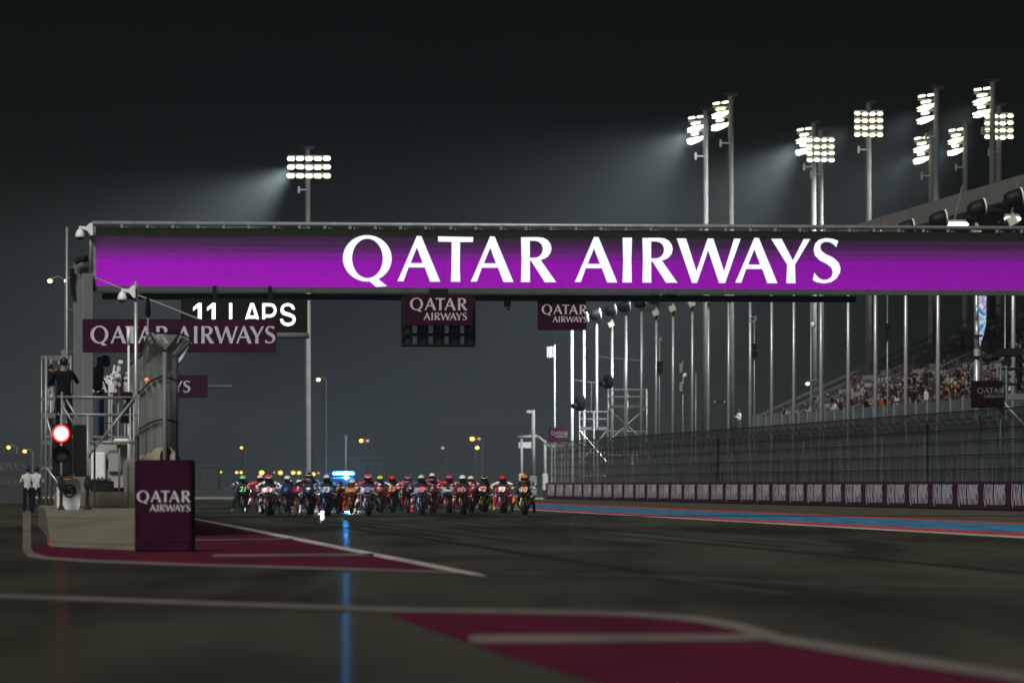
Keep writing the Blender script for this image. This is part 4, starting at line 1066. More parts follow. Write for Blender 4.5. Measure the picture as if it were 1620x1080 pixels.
def rider(px, py, label, pose, c, rz=0.0):
    p = G(px, py)
    t = tag(link('person', RID[pose], None, (p.x, p.y, 0.012), (0, 0, rz)), label, 'person', 'motorcycle riders')
    slots(t, [leather(c['body']), leather(c['arm']), leather(c.get('fore', c['arm'])), leather(c['glove']), leather(c['leg']), leather(c['knee']), leather(c['boot'])])
    h = link('helmet', HEL, t, HEADZ[pose], (R(6), 0, 0)); slots(h, [paint(c['hel'][0]), paint(c['hel'][1])])
    v = link('visor', VIS, h); sp_ = link('spoiler', HSP, h); slots(sp_, [paint(c['hel'][1])])
    for s in (-1, 1):
        g = link('glove', GLV, t, (s * 0.385, 0.195, 0.945)); g.scale = (s, 1, 1); slots(g, [leather(c['glove'])])
    return t
K_, W_, NV = '#0c0c0e', '#e8e8e6', '#141c33'
BIKES = [
 (385, 811.0, 'left', 'black bike with green number, leftmost of the pack', dict(up=[('#0d1210', .7), ('#1d3a2a', .3)], side=K_, wing=K_, mud=K_, num='21', numc='#1fae55'),
   'rider in black with white, green and orange helmet, leftmost of the pack', dict(body=[(K_, .75), ('#b3482c', .25)], arm=[(K_, .7), (W_, .3)], fore='#2b4f93', glove=K_, leg=K_, knee=K_, boot=[(K_, .8), ('#2f9a3c', .2)], hel=([('#0f1a12', 1)], [(W_, .45), ('#4cc23c', .3), ('#d2552a', .25)]))),
 (409, 812.5, 'wide', 'dark red bike mostly hidden behind the white and purple bike', dict(up=[('#7a1420', .6), (K_, .4)], side='#7a1420', wing=K_, mud=K_),
   'rider in dark red leathers half hidden at the left of the pack', dict(body=[('#8c1420', .7), (K_, .3)], arm=[('#b81f2e', .7), (W_, .3)], glove=[('#b81f2e', .5), (W_, .5)], leg=[('#5c1220', .6), (K_, .4)], knee=[('#8a2a36', .6), (W_, .4)], boot=K_, hel=([('#40101a', 1)], [('#b43a48', .6), (W_, .4)]))),
 (424, 815.5, 'both', 'white, purple and red bike with red number 5', dict(up=[(W_, .5), ('#c8262c', .22), ('#3d2a72', .28)], side=[(W_, .45), ('#35246c', .55)], wing=[(W_, .7), ('#43307c', .3)], mud=[('#d8d8d8', .6), ('#c8262c', .4)], num='5', numc='#d01c24', plate=W_, fork='#c8262c'),
   'rider with white and red helmet on the white number 5 bike', dict(body=[('#26284f', .7), ('#c8262c', .3)], arm=[(W_, .6), ('#26284f', .4)], fore=W_, glove=[(W_, .5), ('#1d4ec4', .5)], leg='#241f45', knee=[('#241f45', .6), (W_, .4)], boot=[(W_, .5), ('#241f45', .5)], hel=([('#23242c', 1)], [(W_, .6), ('#c8262c', .4)]))),
 (453, 811.0, 'both', 'dark blue bike behind the white number 5 bike', dict(up=[('#16254a', .7), ('#2d4fa0', .3)], side=[('#143028', .6), ('#b81f2e', .4)], wing='#22396e', mud='#16254a'),
   'rider in dark blue with white and red helmet, arms wide', dict(body='#16254a', arm='#16254a', fore=[('#d8c9a0', .5), ('#16254a', .5)], glove=W_, leg='#10182c', knee=[('#10182c', .6), ('#b81f2e', .4)], boot=K_, hel=([('#1b1b20', 1)], [(W_, .65), ('#c23a3a', .35)]))),
 (472, 811.0, 'low', 'red and black bike tucked behind the navy bike', dict(up=[('#8f1622', .65), (K_, .35)], side=[('#8f1622', .6), ('#d08a2a', .4)], wing='#8f1622', mud=K_),
   'low crouched rider with dark helmet marked by two white discs', dict(body=[('#3a1018', .7), (W_, .3)], arm=[('#8f1622', .6), (K_, .4)], glove=K_, leg=[('#2b0d14', .7), (W_, .3)], knee='#8f1622', boot=K_, hel=([('#17181c', 1)], [('#2a2b33', .6), ('#b9bcc6', .4)]))),
 (488, 814.0, 'tall', 'navy and white bike with white nose wing', dict(up=[('#1a2350', .6), (W_, .4)], side=[(K_, .6), ('#1a2350', .4)], wing=[(W_, .8), ('#1a2350', .2)], mud=K_),
   'tall upright rider in black with black and white helmet', dict(body=[(K_, .85), ('#b9bcc6', .15)], arm=[(K_, .8), (W_, .2)], glove=[('#9fb8d8', .6), (W_, .4)], leg=[('#0e1226', .7), (W_, .3)], knee='#0e1226', boot=W_, hel=([('#d9d7cc', 1)], [(W_, .5), ('#17181c', .5)]))),
 (516, 816.0, 'both', 'light blue bike with white number 73', dict(up='#6f88c4', side=[('#5a74b8', .7), ('#28407e', .3)], wing=[('#d9dce4', .6), ('#b81f2e', .4)], mud='#7d93cc', num='73', numc='#f2f2f2', fork='#8fa4d8'),
   'rider in dark blue with blue helmet on the light blue number 73 bike', dict(body='#1c2a4c', arm=[('#2a4a7c', .6), ('#8fb0d8', .4)], fore='#3f6aa8', glove=[('#e2b04a', .6), ('#d88a3a', .4)], leg=[('#5c1220', .5), ('#1a1c28', .5)], knee=[('#6a1a24', .6), (K_, .4)], boot=[(W_, .6), ('#6a1a24', .4)], hel=([('#152238', 1)], [('#2d74c0', .6), ('#b8d4ec', .4)]))),
 (534, 811.0, 'low', 'black bike tucked in just behind the light blue number 73', dict(up=[(K_, .7), ('#5c1a24', .3)], side=[(K_, .6), ('#8a3a2a', .4)], wing=K_, mud=K_),
   'rider in purple and red half hidden in front of the blue beacon car', dict(body=[('#1f2a58', .7), ('#8a3a5a', .3)], arm=[('#7a2a4c', .5), ('#22356a', .5)], glove=W_, leg=[('#5c1a24', .6), (K_, .4)], knee='#6a2a22', boot=K_, hel=([('#10182c', 1)], [('#27408a', .7), (W_, .3)]))),
 (556, 813.0, 'low', 'bike with bright red nose wings and brown nose', dict(up=[('#a07a3c', .6), ('#c8301e', .4)], side=[(K_, .55), ('#c8301e', .45)], wing='#e2301e', mud='#d8d8d8', fork='#d8452a', rim='#8f9399'),
   'low crouched rider with grey teal helmet behind red nose wings', dict(body=[('#27374a', .7), (W_, .3)], arm=[(W_, .5), ('#27374a', .5)], glove=[('#c8301e', .5), (K_, .5)], leg=K_, knee=[('#c8301e', .5), (K_, .5)], boot=[('#d8301e', .6), (K_, .4)], hel=([('#20303c', 1)], [('#7f9a9a', .6), ('#c9b98a', .4)]))),
 (581, 815.0, 'wide', 'white and purple bike with red flashes, number 89', dict(up=[(W_, .5), ('#43307c', .28), ('#c8262c', .22)], side=[('#35246c', .6), (W_, .4)], wing=[(W_, .6), ('#35246c', .4)], mud=[('#43307c', .6), (W_, .4)], num='89', numc='#3a2a80', plate=W_, fork='#b9bcc6'),
   'rider with white and red helmet on the white and purple number 89 bike', dict(body=[('#3a2440', .65), ('#b02a44', .35)], arm=[('#9c2434', .6), (W_, .4)], fore=[('#7a2434', .6), (K_, .4)], glove=W_, leg=[('#2a1838', .7), ('#a83a4a', .3)], knee=[('#2a1838', .6), (W_, .4)], boot=[('#1a1220', .6), (W_, .4)], hel=([('#2a2c36', 1)], [(W_, .55), ('#c03040', .3), ('#28346a', .15)]))),
 (601, 811.0, 'both', 'orange and dark red bike behind the number 89', dict(up=[('#7a1a1e', .6), ('#e08a24', .4)], side=[('#8a1a24', .6), ('#23305c', .4)], wing=[('#d8352a', .6), ('#e08a24', .4)], mud='#e09a2e'),
   'rider in white and blue with fluorescent yellow helmet', dict(body=[('#1d2a5c', .6), (W_, .4)], arm=[('#c4ccd8', .6), ('#2a3a6c', .4)], fore='#e0a03c', glove=[('#e0a03c', .5), (W_, .5)], leg=[('#6a1a24', .6), ('#1d2448', .4)], knee='#7a2a34', boot=[('#a83a3a', .6), (W_, .4)], hel=([('#2438a8', 1)], [('#d8e62a', .85), (W_, .15)]))),
 (620, 810.0, 'both', 'black and green bike with red number 20', dict(up=[('#11161a', .75), ('#1c5a34', .25)], side=K_, wing=[('#12301e', .6), ('#1f7a3c', .4)], mud=K_, num='20', numc='#e8323c', plate='#1a1c22'),
   'rider in black with red helmet on the black and green bike', dict(body=[('#14181e', .8), ('#c83a2e', .2)], arm=[('#20242c', .7), (W_, .3)], fore='#c83a2e', glove=[('#c8402e', .6), (W_, .4)], leg=K_, knee=K_, boot=K_, hel=([('#14161c', 1)], [('#c8222e', .85), (W_, .15)]))),
 (646, 812.0, 'peg', 'dark bike with white trim between numbers 20 and 49', dict(up=[('#16181c', .6), ('#b9bcc6', .2), ('#a83a2e', .2)], side=[('#16181c', .6), ('#c8262c', .4)], wing='#9aa0a0', mud=K_),
   'rider in red with white and dark red helmet left of number 49', dict(body=[('#8c1a24', .6), (K_, .4)], arm=[('#a8202a', .6), (W_, .4)], glove=W_, leg=[('#1c1a1e', .6), ('#d0302a', .4)], knee=[('#c8302a', .6), (W_, .4)], boot=[('#c8302a', .6), (W_, .4)], hel=([('#d8b8b8', 1)], [('#d89a9a', .5), ('#6a1a24', .5)]))),
 (666, 815.0, 'both', 'light blue bike with red number 49', dict(up='#7d92cc', side=[('#6a80c4', .7), ('#2a3f86', .3)], wing=[('#dcdfe6', .5), ('#b3222e', .5)], mud='#8c9cd4', num='49', numc='#e0242c', fork='#a9b6e0'),
   'rider in dark blue with red and teal helmet on the light blue number 49 bike', dict(body='#18233c', arm=[('#243a5c', .6), ('#a83a48', .4)], fore='#2a4a78', glove=[('#e0b84a', .5), ('#4a9ac0', .25), ('#c8302a', .25)], leg=[('#5a1420', .7), (K_, .3)], knee=[('#7a1a26', .6), (W_, .4)], boot=[('#c02a2a', .5), (W_, .25), (K_, .25)], hel=([('#1a1c26', 1)], [('#c8202a', .55), ('#8ac8c8', .25), (W_, .2)]))),
 (683, 811.0, 'tall', 'dark red bike hidden behind the light blue number 49', dict(up=[('#5c141c', .6), (K_, .4)], side=[('#5c141c', .5), ('#c8b02a', .5)], wing=K_, mud=K_),
   'rider in red and olive with orange and white helmet behind number 49', dict(body=[('#7a1a20', .6), ('#2c3022', .4)], arm=[('#8c1a22', .6), ('#2c3022', .4)], glove=[('#d8c0c0', .6), (K_, .4)], leg=[(K_, .6), ('#c4485a', .4)], knee=[('#c4687a', .5), (W_, .5)], boot=W_, hel=([('#d8ccb0', 1)], [('#d2502a', .6), ('#e2dcc0', .4)]))),
 (709, 811.0, 'wide', 'grey and red bike with pink number patch', dict(up=[('#9a9fa6', .45), ('#a82430', .3), (K_, .25)], side=[('#b0262e', .6), ('#b9bcc6', .4)], wing='#7d8488', mud=K_),
   'rider in bright red with pink helmet', dict(body=[('#8c1a26', .7), (W_, .3)], arm=[('#b81f2e', .8), (W_, .2)], glove=[('#d04a5a', .5), (W_, .5)], leg=[('#4c141c', .6), (K_, .4)], knee='#b0303c', boot=[('#d07a8a', .6), (W_, .4)], hel=([('#2a1a20', 1)], [('#dc2a86', .85), (W_, .15)]))),
 (731, 813.5, 'both', 'dark red bike with red number 1', dict(up=[('#7a1822', .65), ('#14141a', .35)], side=[('#8c1a24', .7), (K_, .3)], wing=[('#8c1a24', .6), ('#d8d8d8', .4)], mud='#6a1a22', num='1', numc='#ee2a1e', plate='#1c1018', fork='#e09a2e'),
   'rider in red with white helmet on the dark red number 1 bike', dict(body=[('#6a141e', .7), (W_, .3)], arm=[('#8c1a26', .7), (W_, .3)], glove=[('#e0d0d0', .6), ('#b0303c', .4)], leg=[('#4a1018', .7), (K_, .3)], knee=[('#7a1a26', .7), (W_, .3)], boot=[('#4a1018', .6), (K_, .4)], hel=([('#2c2c34', 1)], [(W_, .8), ('#8a8c96', .2)]))),
 (744, 809.6, 'both', 'red bike almost hidden behind the number 1 bike', dict(up='#8c1a24', side='#8c1a24', wing=K_, mud=K_),
   'rider with orange and white helmet peeking out behind number 1', dict(body='#7a1a22', arm=[('#8c1a26', .7), (W_, .3)], glove=W_, leg=K_, knee=K_, boot=K_, hel=([('#c8b8a8', 1)], [('#d87a3a', .6), (W_, .4)]))),
 (764, 809.6, 'wide', 'black bike with lime trim and red number 72', dict(up=[('#101214', .75), ('#b9c62a', .1), ('#9fb4c8', .15)], side=[(K_, .75), ('#c6d62a', .25)], wing=[(K_, .5), ('#b9cad6', .5)], mud='#d2d22a', num='72', numc='#e8263a', plate='#14161a'),
   'rider in black with yellow and black helmet', dict(body=[('#12161e', .85), (W_, .15)], arm=[('#141a24', .8), ('#a83a4a', .2)], glove=K_, leg=[(K_, .8), ('#d8602a', .2)], knee=[(K_, .7), ('#c6d62a', .3)], boot=K_, hel=([('#1a1c20', 1)], [('#e0c84a', .6), ('#1c1a1e', .4)]))),
 (794, 811.5, 'both', 'red bike with number 93 and orange trim', dict(up=[('#e0242a', .8), (W_, .2)], side='#d8202c', wing=[('#1a2a2e', .6), (W_, .4)], mud='#e8862a', num='93', numc='#f0f0f0', fork='#b9bcc6', rim='#d8862a'),
   'rider in white and orange with red helmet on the red number 93 bike', dict(body=[('#5c1a24', .5), ('#2a3050', .5)], arm=[(W_, .65), ('#e0802a', .35)], fore=[('#d0a08a', .6), ('#7a1a22', .4)], glove=[(W_, .6), ('#a83a3a', .4)], leg=[('#a01c26', .5), ('#e08a2a', .5)], knee='#c02a2a', boot=[('#e0a02a', .5), (K_, .5)], hel=([('#1c2230', 1)], [('#e02020', .85), ('#f0a0a0', .15)]))),
 (828, 814.5, 'wide', 'black bike with lime edge and orange number 10', dict(up=[('#0f1212', .8), ('#9fb4b0', .2)], side=[(K_, .75), ('#c6d62a', .25)], wing=[(K_, .55), ('#a9bcc0', .45)], mud='#cfd02a', num='10', numc='#f07a1e', plate='#101410', fork='#d8d8d8'),
   'rider in black with orange helmet, rightmost of the pack', dict(body=[('#101418', .85), (W_, .15)], arm=[('#141a20', .7), ('#8ca8bc', .3)], glove=[('#d2e02a', .6), (W_, .4)], leg=[('#0e0f12', .7), ('#e0702a', .3)], knee=[('#0e0f12', .7), ('#e0702a', .3)], boot=K_, hel=([('#e06a24', 1)], [('#e0621e', .7), ('#3a1a14', .15), (W_, .15)]))),
]
for i, (px, py, pose, bl, bc, rl, rc) in enumerate(BIKES):
    rz = R(random.uniform(-2, 2)) - R(2)
    motorcycle(px, py, bl, bc, rz)
    rider(px, py, rl, pose, rc, rz)

# ---------------------------------------------------------------- safety car behind the pack
cp = G(536, 807.5)
car = thing('safety_car', 'dark blue safety car with blue roof beacons behind the motorcycles', 'car', (cp.x, cp.y, 0), R(-2))
M_car = mat('car_paint', (0.012, 0.022, 0.06), 0.25, 0.2, 0.05, 3, coat=0.6)
def csec(y, hw, zb__, zt__, tw=0.8):
    h = [(0, zt__), (hw * tw * 0.6, zt__ - 0.005), (hw * tw, zt__ - 0.05), (hw, (zb__ + zt__) / 2), (hw * 0.97, zb__ + 0.08), (hw * 0.85, zb__), (0, zb__)]
    return [Vector((x, y, z)) for x, z in h + [(-x, z) for x, z in reversed(h[1:-1])]]
mb = MB(); mb.rings([csec(-0.95, 0.72, 0.30, 0.66, .9), csec(-0.85, 0.88, 0.20, 0.76, .92), csec(-0.3, 0.93, 0.18, 0.88, .93), csec(0.5, 0.94, 0.18, 0.96, .94), csec(2.6, 0.94, 0.18, 0.99, .94), csec(3.5, 0.92, 0.2, 0.98, .92), csec(3.75, 0.85, 0.35, 0.9, .9)]); mb.build('body', M_car, car)
mb = MB(); mb.rings([csec(0.45, 0.80, 0.93, 0.97, .9), csec(1.15, 0.74, 0.93, 1.36, .82), csec(1.6, 0.72, 0.93, 1.43, .82), csec(2.7, 0.72, 0.93, 1.42, .82), csec(3.4, 0.78, 0.93, 1.02, .9)]); cb_ = mb.build('cabin', M_car, car)
mb = MB(); mb.poly([(-0.66, 0.50, 0.985), (0.66, 0.50, 0.985), (0.55, 1.14, 1.335), (-0.55, 1.14, 1.335)]); mb.build('windscreen', M_glass, cb_).location = (0, -0.03, 0.02)
for s in (-1, 1):
    mb = MB(); mb.rbox((s * 0.64, -0.90, 0.63), (0.34, 0.14, 0.12), 0.03); mb.build('headlight', M_headlamp, car)
    mb = MB(); mb.rbox((s * 1.02, 0.75, 0.98), (0.18, 0.12, 0.13), 0.03); mb.build('wing_mirror', M_car, car)
    for y in (0.0, 2.75):
        mb = MB(); mb.cyl((s * 0.72, y, 0.33), (s * 0.93, y, 0.33), 0.33, 0.33, 20); wh = mb.build('wheel', M_rubber, car)
        mb = MB(); mb.cyl((s * 0.935, y, 0.33), (s * 0.95, y, 0.33), 0.23, 0.21, 14); mb.build('rim', M_steel, wh)
mb = MB(); mb.bbox((-0.55, -0.97, 0.42), (0.55, -0.92, 0.60)); mb.build('grille', M_carbon, car)
mb = MB(); mb.bbox((-0.62, 1.45, 1.44), (0.62, 1.75, 1.475)); mb.build('beacon_base', M_carbon, car)
M_bsoft = emis('blue_beacon_soft', (0.12, 0.45, 1.0), 7.0)
for x_, w_, m_ in ((-0.15, 0.44, M_bsoft), (0.21, 0.26, M_bluebar), (0.46, 0.20, M_bsoft)):
    mb = MB(); mb.rbox((x_, 1.58, 1.55), (w_, 0.24, 0.14), 0.04); mb.build('beacon', m_, car)
mb = MB(); mb.rbox((-0.52, 1.58, 1.53), (0.26, 0.24, 0.09), 0.04); mb.build('beacon', mat('beacon_dark', (0.02, 0.04, 0.12), 0.2), car)
for s in (-1, 1):
    ld = bpy.data.lights.new('headlight_beam', 'SPOT'); ld.energy = 6500; ld.spot_size = R(24); ld.spot_blend = 0.6; ld.shadow_soft_size = 0.07; ld.color = (0.92, 0.96, 1.0)
    lo = bpy.data.objects.new('headlight_beam', ld); col.objects.link(lo); lo.parent = car; lo.location = (s * 0.64, -1.02, 0.64)
    lo.rotation_euler = (-Vector((0.0, -1, -0.12))).to_track_quat('Z', 'Y').to_euler()
ld = bpy.data.lights.new('beacon_glow', 'POINT'); ld.energy = 1400; ld.color = (0.03, 0.36, 1.0); ld.shadow_soft_size = 0.08
lo = bpy.data.objects.new('beacon_glow', ld); col.objects.link(lo); lo.parent = car; lo.location = (0.21, 1.40, 1.74)

# ---------------------------------------------------------------- standing people
def person_mesh(arms='down', sit=False, seed=0):
    r_ = random.Random(seed)
    if sit:
        J = {'pelvis': ((0, 0, 0.50), 0.15), 'belly': ((0, 0.0, 0.68), 0.14), 'chest': ((0, -0.03, 0.90), 0.165), 'neck': ((0, -0.04, 1.08), 0.06), 'head': ((0, -0.06, 1.20), 0.095), 'top': ((0, -0.05, 1.30), 0.06)}
    else:
        J = {'pelvis': ((0, 0, 0.95), 0.145), 'belly': ((0, 0.0, 1.12), 0.135), 'chest': ((0, 0.0, 1.33), 0.165), 'neck': ((0, 0.0, 1.50), 0.058), 'head': ((0, -0.02, 1.63), 0.092), 'top': ((0, -0.01, 1.72), 0.062)}
    E = [('pelvis', 'belly', 0), ('belly', 'chest', 0), ('chest', 'neck', 0), ('neck', 'head', 3), ('head', 'top', 4)]
    ch = J['chest'][0][2]
    for s, n in ((-1, 'l'), (1, 'r')):
        J[n + 'sh'] = ((s * 0.19, J['chest'][0][1], ch + 0.08), 0.072)
        if arms == 'down': el, wr = (s * 0.26, 0.03, ch - 0.22), (s * 0.25, -0.06, ch - 0.46)
        elif arms == 'front': el, wr = (s * 0.28, -0.08, ch - 0.18), (s * 0.14, -0.34, ch - 0.12)
        elif arms == 'up': el, wr = (s * 0.30, -0.16, ch + 0.02), (s * 0.14, -0.28, ch + 0.26)
        elif arms == 'cam': el, wr = (s * 0.32, -0.14, ch - 0.14), (s * 0.20, -0.36, ch + 0.08)
        elif arms == 'one': el, wr = ((s * 0.30, -0.12, ch + 0.06), (s * 0.22, -0.2, ch + 0.34)) if s > 0 else ((s * 0.26, 0.03, ch - 0.22), (s * 0.25, -0.06, ch - 0.46))
        J[n + 'el'] = (el, 0.052); J[n + 'wr'] = (wr, 0.036)
        d = (Vector(wr) - Vector(el)).normalized(); pm = Vector(wr) + d * 0.07; J[n + 'pa'] = (tuple(pm), 0.036)
        E += [('chest', n + 'sh', 0), (n + 'sh', n + 'el', 1), (n + 'el', n + 'wr', 1), (n + 'wr', n + 'pa', 3)]
        if sit:
            J[n + 'hp'] = ((s * 0.11, -0.04, 0.48), 0.10); J[n + 'kn'] = ((s * 0.16, -0.42, 0.50), 0.07); J[n + 'an'] = ((s * 0.16, -0.44, 0.10), 0.05); J[n + 'to'] = ((s * 0.17, -0.60, 0.045), 0.04)
        else:
            J[n + 'hp'] = ((s * 0.10, 0, 0.88), 0.10); J[n + 'kn'] = ((s * 0.12, -0.02 + 0.05 * s * (seed % 2), 0.50), 0.072); J[n + 'an'] = ((s * 0.13, 0.03, 0.10), 0.05); J[n + 'to'] = ((s * 0.15, -0.13, 0.04), 0.04)
        E += [('pelvis', n + 'hp', 2), (n + 'hp', n + 'kn', 2), (n + 'kn', n + 'an', 2), (n + 'an', n + 'to', 5)]
    if not sit:
        # five fingers on each hand
        for s, n in ((-1, 'l'), (1, 'r')):
            pa = Vector(J[n + 'pa'][0]); d = (pa - Vector(J[n + 'wr'][0])).normalized(); side = d.orthogonal().normalized()
            for k_, (of, ln_) in enumerate(((-0.027, 0.07), (-0.009, 0.085), (0.009, 0.08), (0.027, 0.062))):
                J[n + 'f%d' % k_] = (tuple(pa + side * of * 1.3 + d * ln_), 0.010); E.append((n + 'pa', n + 'f%d' % k_, 3))
            J[n + 'th'] = (tuple(Vector(J[n + 'wr'][0]) + side * 0.055 + d * 0.055), 0.011); E.append((n + 'wr', n + 'th', 3))
    return skin_body('body', J, E, 'pelvis', 6, 1)
PM_ = {}
def pm(arms, sit=False, seed=0):
    kk = (arms, sit, seed)
    if kk not in PM_: PM_[kk] = person_mesh(arms, sit, seed)
    return PM_[kk]
cap_mb = MB(); cap_mb.ell((0, -0.015, 1.69), (0.105, 0.12, 0.085), 12, 8); cap_mb.rbox((0, -0.15, 1.665), (0.15, 0.12, 0.02), 0.008); CAP = cap_mb.mesh('cap', M_dark)
hair_mb = MB(); hair_mb.ell((0, 0.015, 1.685), (0.102, 0.115, 0.09), 12, 8); HAIR = hair_mb.mesh('hair', M_hair)
hp_mb = MB()
for s in (-1, 1): hp_mb.ell((s * 0.105, -0.01, 1.64), (0.035, 0.05, 0.055), 8, 6)
hp_mb.tube([(0.105 * math.cos(math.pi * i / 8), -0.01, 1.66 + 0.13 * math.sin(math.pi * i / 8)) for i in range(9)], 0.013, 5); HEADPH = hp_mb.mesh('headphones', mat('headphone_grey', (0.30, 0.34, 0.32), 0.5))
face_mb = MB()
for s in (-1, 1): face_mb.ell((s * 0.035, -0.112, 1.645), (0.014, 0.008, 0.008), 6, 4)
face_mb.prism([(-0.012, -0.112, 1.60), (0.012, -0.112, 1.60), (0, -0.11, 1.645)], (0, -0.02, 0)); face_mb.box((0, -0.105, 1.572), (0.05, 0.012, 0.008)); FACE = face_mb.mesh('face', M_hair)
def person(loc, label, shirt, trousers, arms='down', rz=0.0, head='hair', group=None, skin=M_skin, sleeve=None, seed=0, sit=False, s=1.0, shoes=M_rubber):
    t = tag(link('person', pm(arms, sit, seed), None, tuple(loc), (0, 0, rz)), label, 'person', group)
    t.scale = (s, s, s)
    slots(t, [shirt, sleeve or shirt, trousers, skin, M_hair, shoes])
    if not sit:
        if head == 'hair': link('hair', HAIR, t)
        if head == 'cap': link('cap', CAP, t)
        if head in ('phones',): link('hair', HAIR, t); link('headphones', HEADPH, t)
        link('face', FACE, t)
    return t
fab = lambda n, c: mat('fabric_' + n, [x * (0.6 if max(c) < 0.5 else 0.8) for x in c], 0.95, 0, 0.25, 14, spec=0.08)
F_white, F_black, F_navy, F_red, F_orange = fab('white', (0.62, 0.61, 0.58)), fab('black', (0.012, 0.012, 0.014)), fab('navy', (0.014, 0.02, 0.045)), fab('red', (0.26, 0.035, 0.03)), fab('orange', (0.40, 0.11, 0.02))
F_brown, F_tan, F_blue, F_green, F_grey = fab('brown', (0.07, 0.045, 0.03)), fab('tan', (0.20, 0.13, 0.08)), fab('blue', (0.05, 0.10, 0.22)), fab('green', (0.04, 0.10, 0.05)), fab('grey', (0.12, 0.12, 0.125))

# ================================================================== LEFT: PIT-WALL END
# concrete apron rising gently to the pit-wall end
YB = 124.0
zT = CAMZ - 40.0 / FPX * YB
n0 = [G(82, 866), G(150, 868.5), G(250, 872)]
isl = MB()
p00, p10 = G(80, 864), G(262, 872)
q00, q10 = P(72, 806, YB), P(240, 806, YB)
r00, r10 = P(60, 804.0, 150), P(238, 804.0, 150)
isl.add([p00, p10, q10, q00, Vector((p00.x, p00.y, -0.04)), Vector((p10.x, p10.y, -0.04)), Vector((q10.x, q10.y, -0.04)), Vector((q00.x, q00.y, -0.04)),
         Vector((r00.x, r00.y, q00.z)), Vector((r10.x, r10.y, q00.z)), Vector((r10.x, r10.y, -0.04)), Vector((r00.x, r00.y, -0.04))],
        [(0, 1, 2, 3), (3, 2, 9, 8), (1, 5, 6, 2), (2, 6, 10, 9), (0, 3, 7, 4), (3, 8, 11, 7), (8, 9, 10, 11), (0, 4, 5, 1)])
struct(isl.build('concrete_apron', M_platform))
for t_ in (0.10, 0.74):
    a_ = p00.lerp(q00, t_); c_ = p10.lerp(q10, t_); d_ = (q00 - p00).normalized() * 0.16
    mb = MB(); up_ = Vector((0, 0, 0.004)); mb.poly([a_ + up_, c_ + up_, c_ + d_ + up_, a_ + d_ + up_]); o = mb.build('apron_joint', mat('joint_dark', (0.06, 0.055, 0.045), 0.9, 0, 0.4, 1.5, spec=0.05)); struct(o)
sheet('red_apron_stripe', [G(69, 808.5), G(80, 808.5), G(82, 862), G(76, 864)], M_pred, 0.012)
lw = thing('low_concrete_wall', 'low beige concrete wall behind the traffic lights', 'wall', tuple(P(73, 803.5, 134)), 0)
k = FPX / 134
for x0, x1 in ((85, 138), (138.5, 226)):
    mb = MB(); mb.rbox((((x0 + x1) / 2 - 73) / k, 0.2, 12.5 / k), ((x1 - x0) / k, 0.4, 27 / k), 0.04); mb.build('block', M_concrete, lw)

# near sponsor block
sbk = G(213, 873)
kk_ = FPX / sbk.y
sblk = thing('sponsor_block', 'burgundy airline block standing on the track edge in front of the pit fence', 'sign', (sbk.x, sbk.y, 0), R(-1))
mb = MB(); mb.rbox((45 / kk_, 0.42, 73 / kk_), (90 / kk_, 0.84, 146 / kk_), 0.025); bd = mb.build('block', M_burg, sblk)
for x_ in (0.035, 90 / kk_ - 0.035):
    mb = MB(); mb.bbox((x_ - 0.008, -0.005, 0.03), (x_ + 0.008, 0.002, 146 / kk_ - 0.03)); mb.build('seam', mat('block_seam', (0.012, 0.002, 0.007), 0.7, spec=0.1), bd)
mb = MB(); mb.bbox((0.01, -0.006, 0.16), (90 / kk_ - 0.01, 0.002, 0.175)); mb.build('seam', mat('block_seam', (0.012, 0.002, 0.007), 0.7, spec=0.1), bd)
letters(WM_TWO, M_letter, bd, (3.5 / kk_, -0.006, (873 - 794) / kk_), 18.2 / kk_, 18.2 / kk_)

# pit wall nose with wire fence wrapping round it
PTS = [(196, 152), (207, 145), (218, 138), (225, 131), (235, 123.5), (250, 119), (266, 119.6), (279, 121.8), (287, 124.5), (283, 132), (276, 142), (262, 160), (246, 185)]
plan = [Vector(((x - CX) / FPX * Y, Y, 0)) for x, Y in PTS]
pw = thing('pit_wall_nose', 'rounded beige concrete nose of the pit wall under the wire fence', 'barrier', tuple(plan[5]))
ctr = Vector((P(240, 700, 165).x, 150, 0))
def outn(i):
    a_ = plan[max(0, i - 1)]; b_ = plan[min(len(plan) - 1, i + 1)]; d = (b_ - a_).normalized(); n_ = Vector((d.y, -d.x, 0))
    return n_ 
ZW = 1.86
mb = MB(); rg = []
for i, p in enumerate(plan):
    n_ = outn(i)
    rg.append([p + n_ * o_ + Vector((0, 0, z)) - plan[5] for o_, z in ((0.0, 0), (0.0, ZW - 0.35), (-0.04, ZW - 0.15), (-0.14, ZW - 0.03), (-0.26, ZW), (-0.36, ZW - 0.1), (-0.36, 0))])
mb.rings(rg, closed=False, caps=False); mb.build('wall_shell', M_barrier, pw)
pf = thing('pit_fence', 'blurred wire safety fence curving round the pit wall end', 'fence', tuple(plan[5]))
ZK, ZTt = 3.86, 4.26
OV = lambda i: max(0.0, min(1.0, (i - 2) / 4.0))
def sub2(a_, b_, t_): return a_ + (b_ - a_) * t_
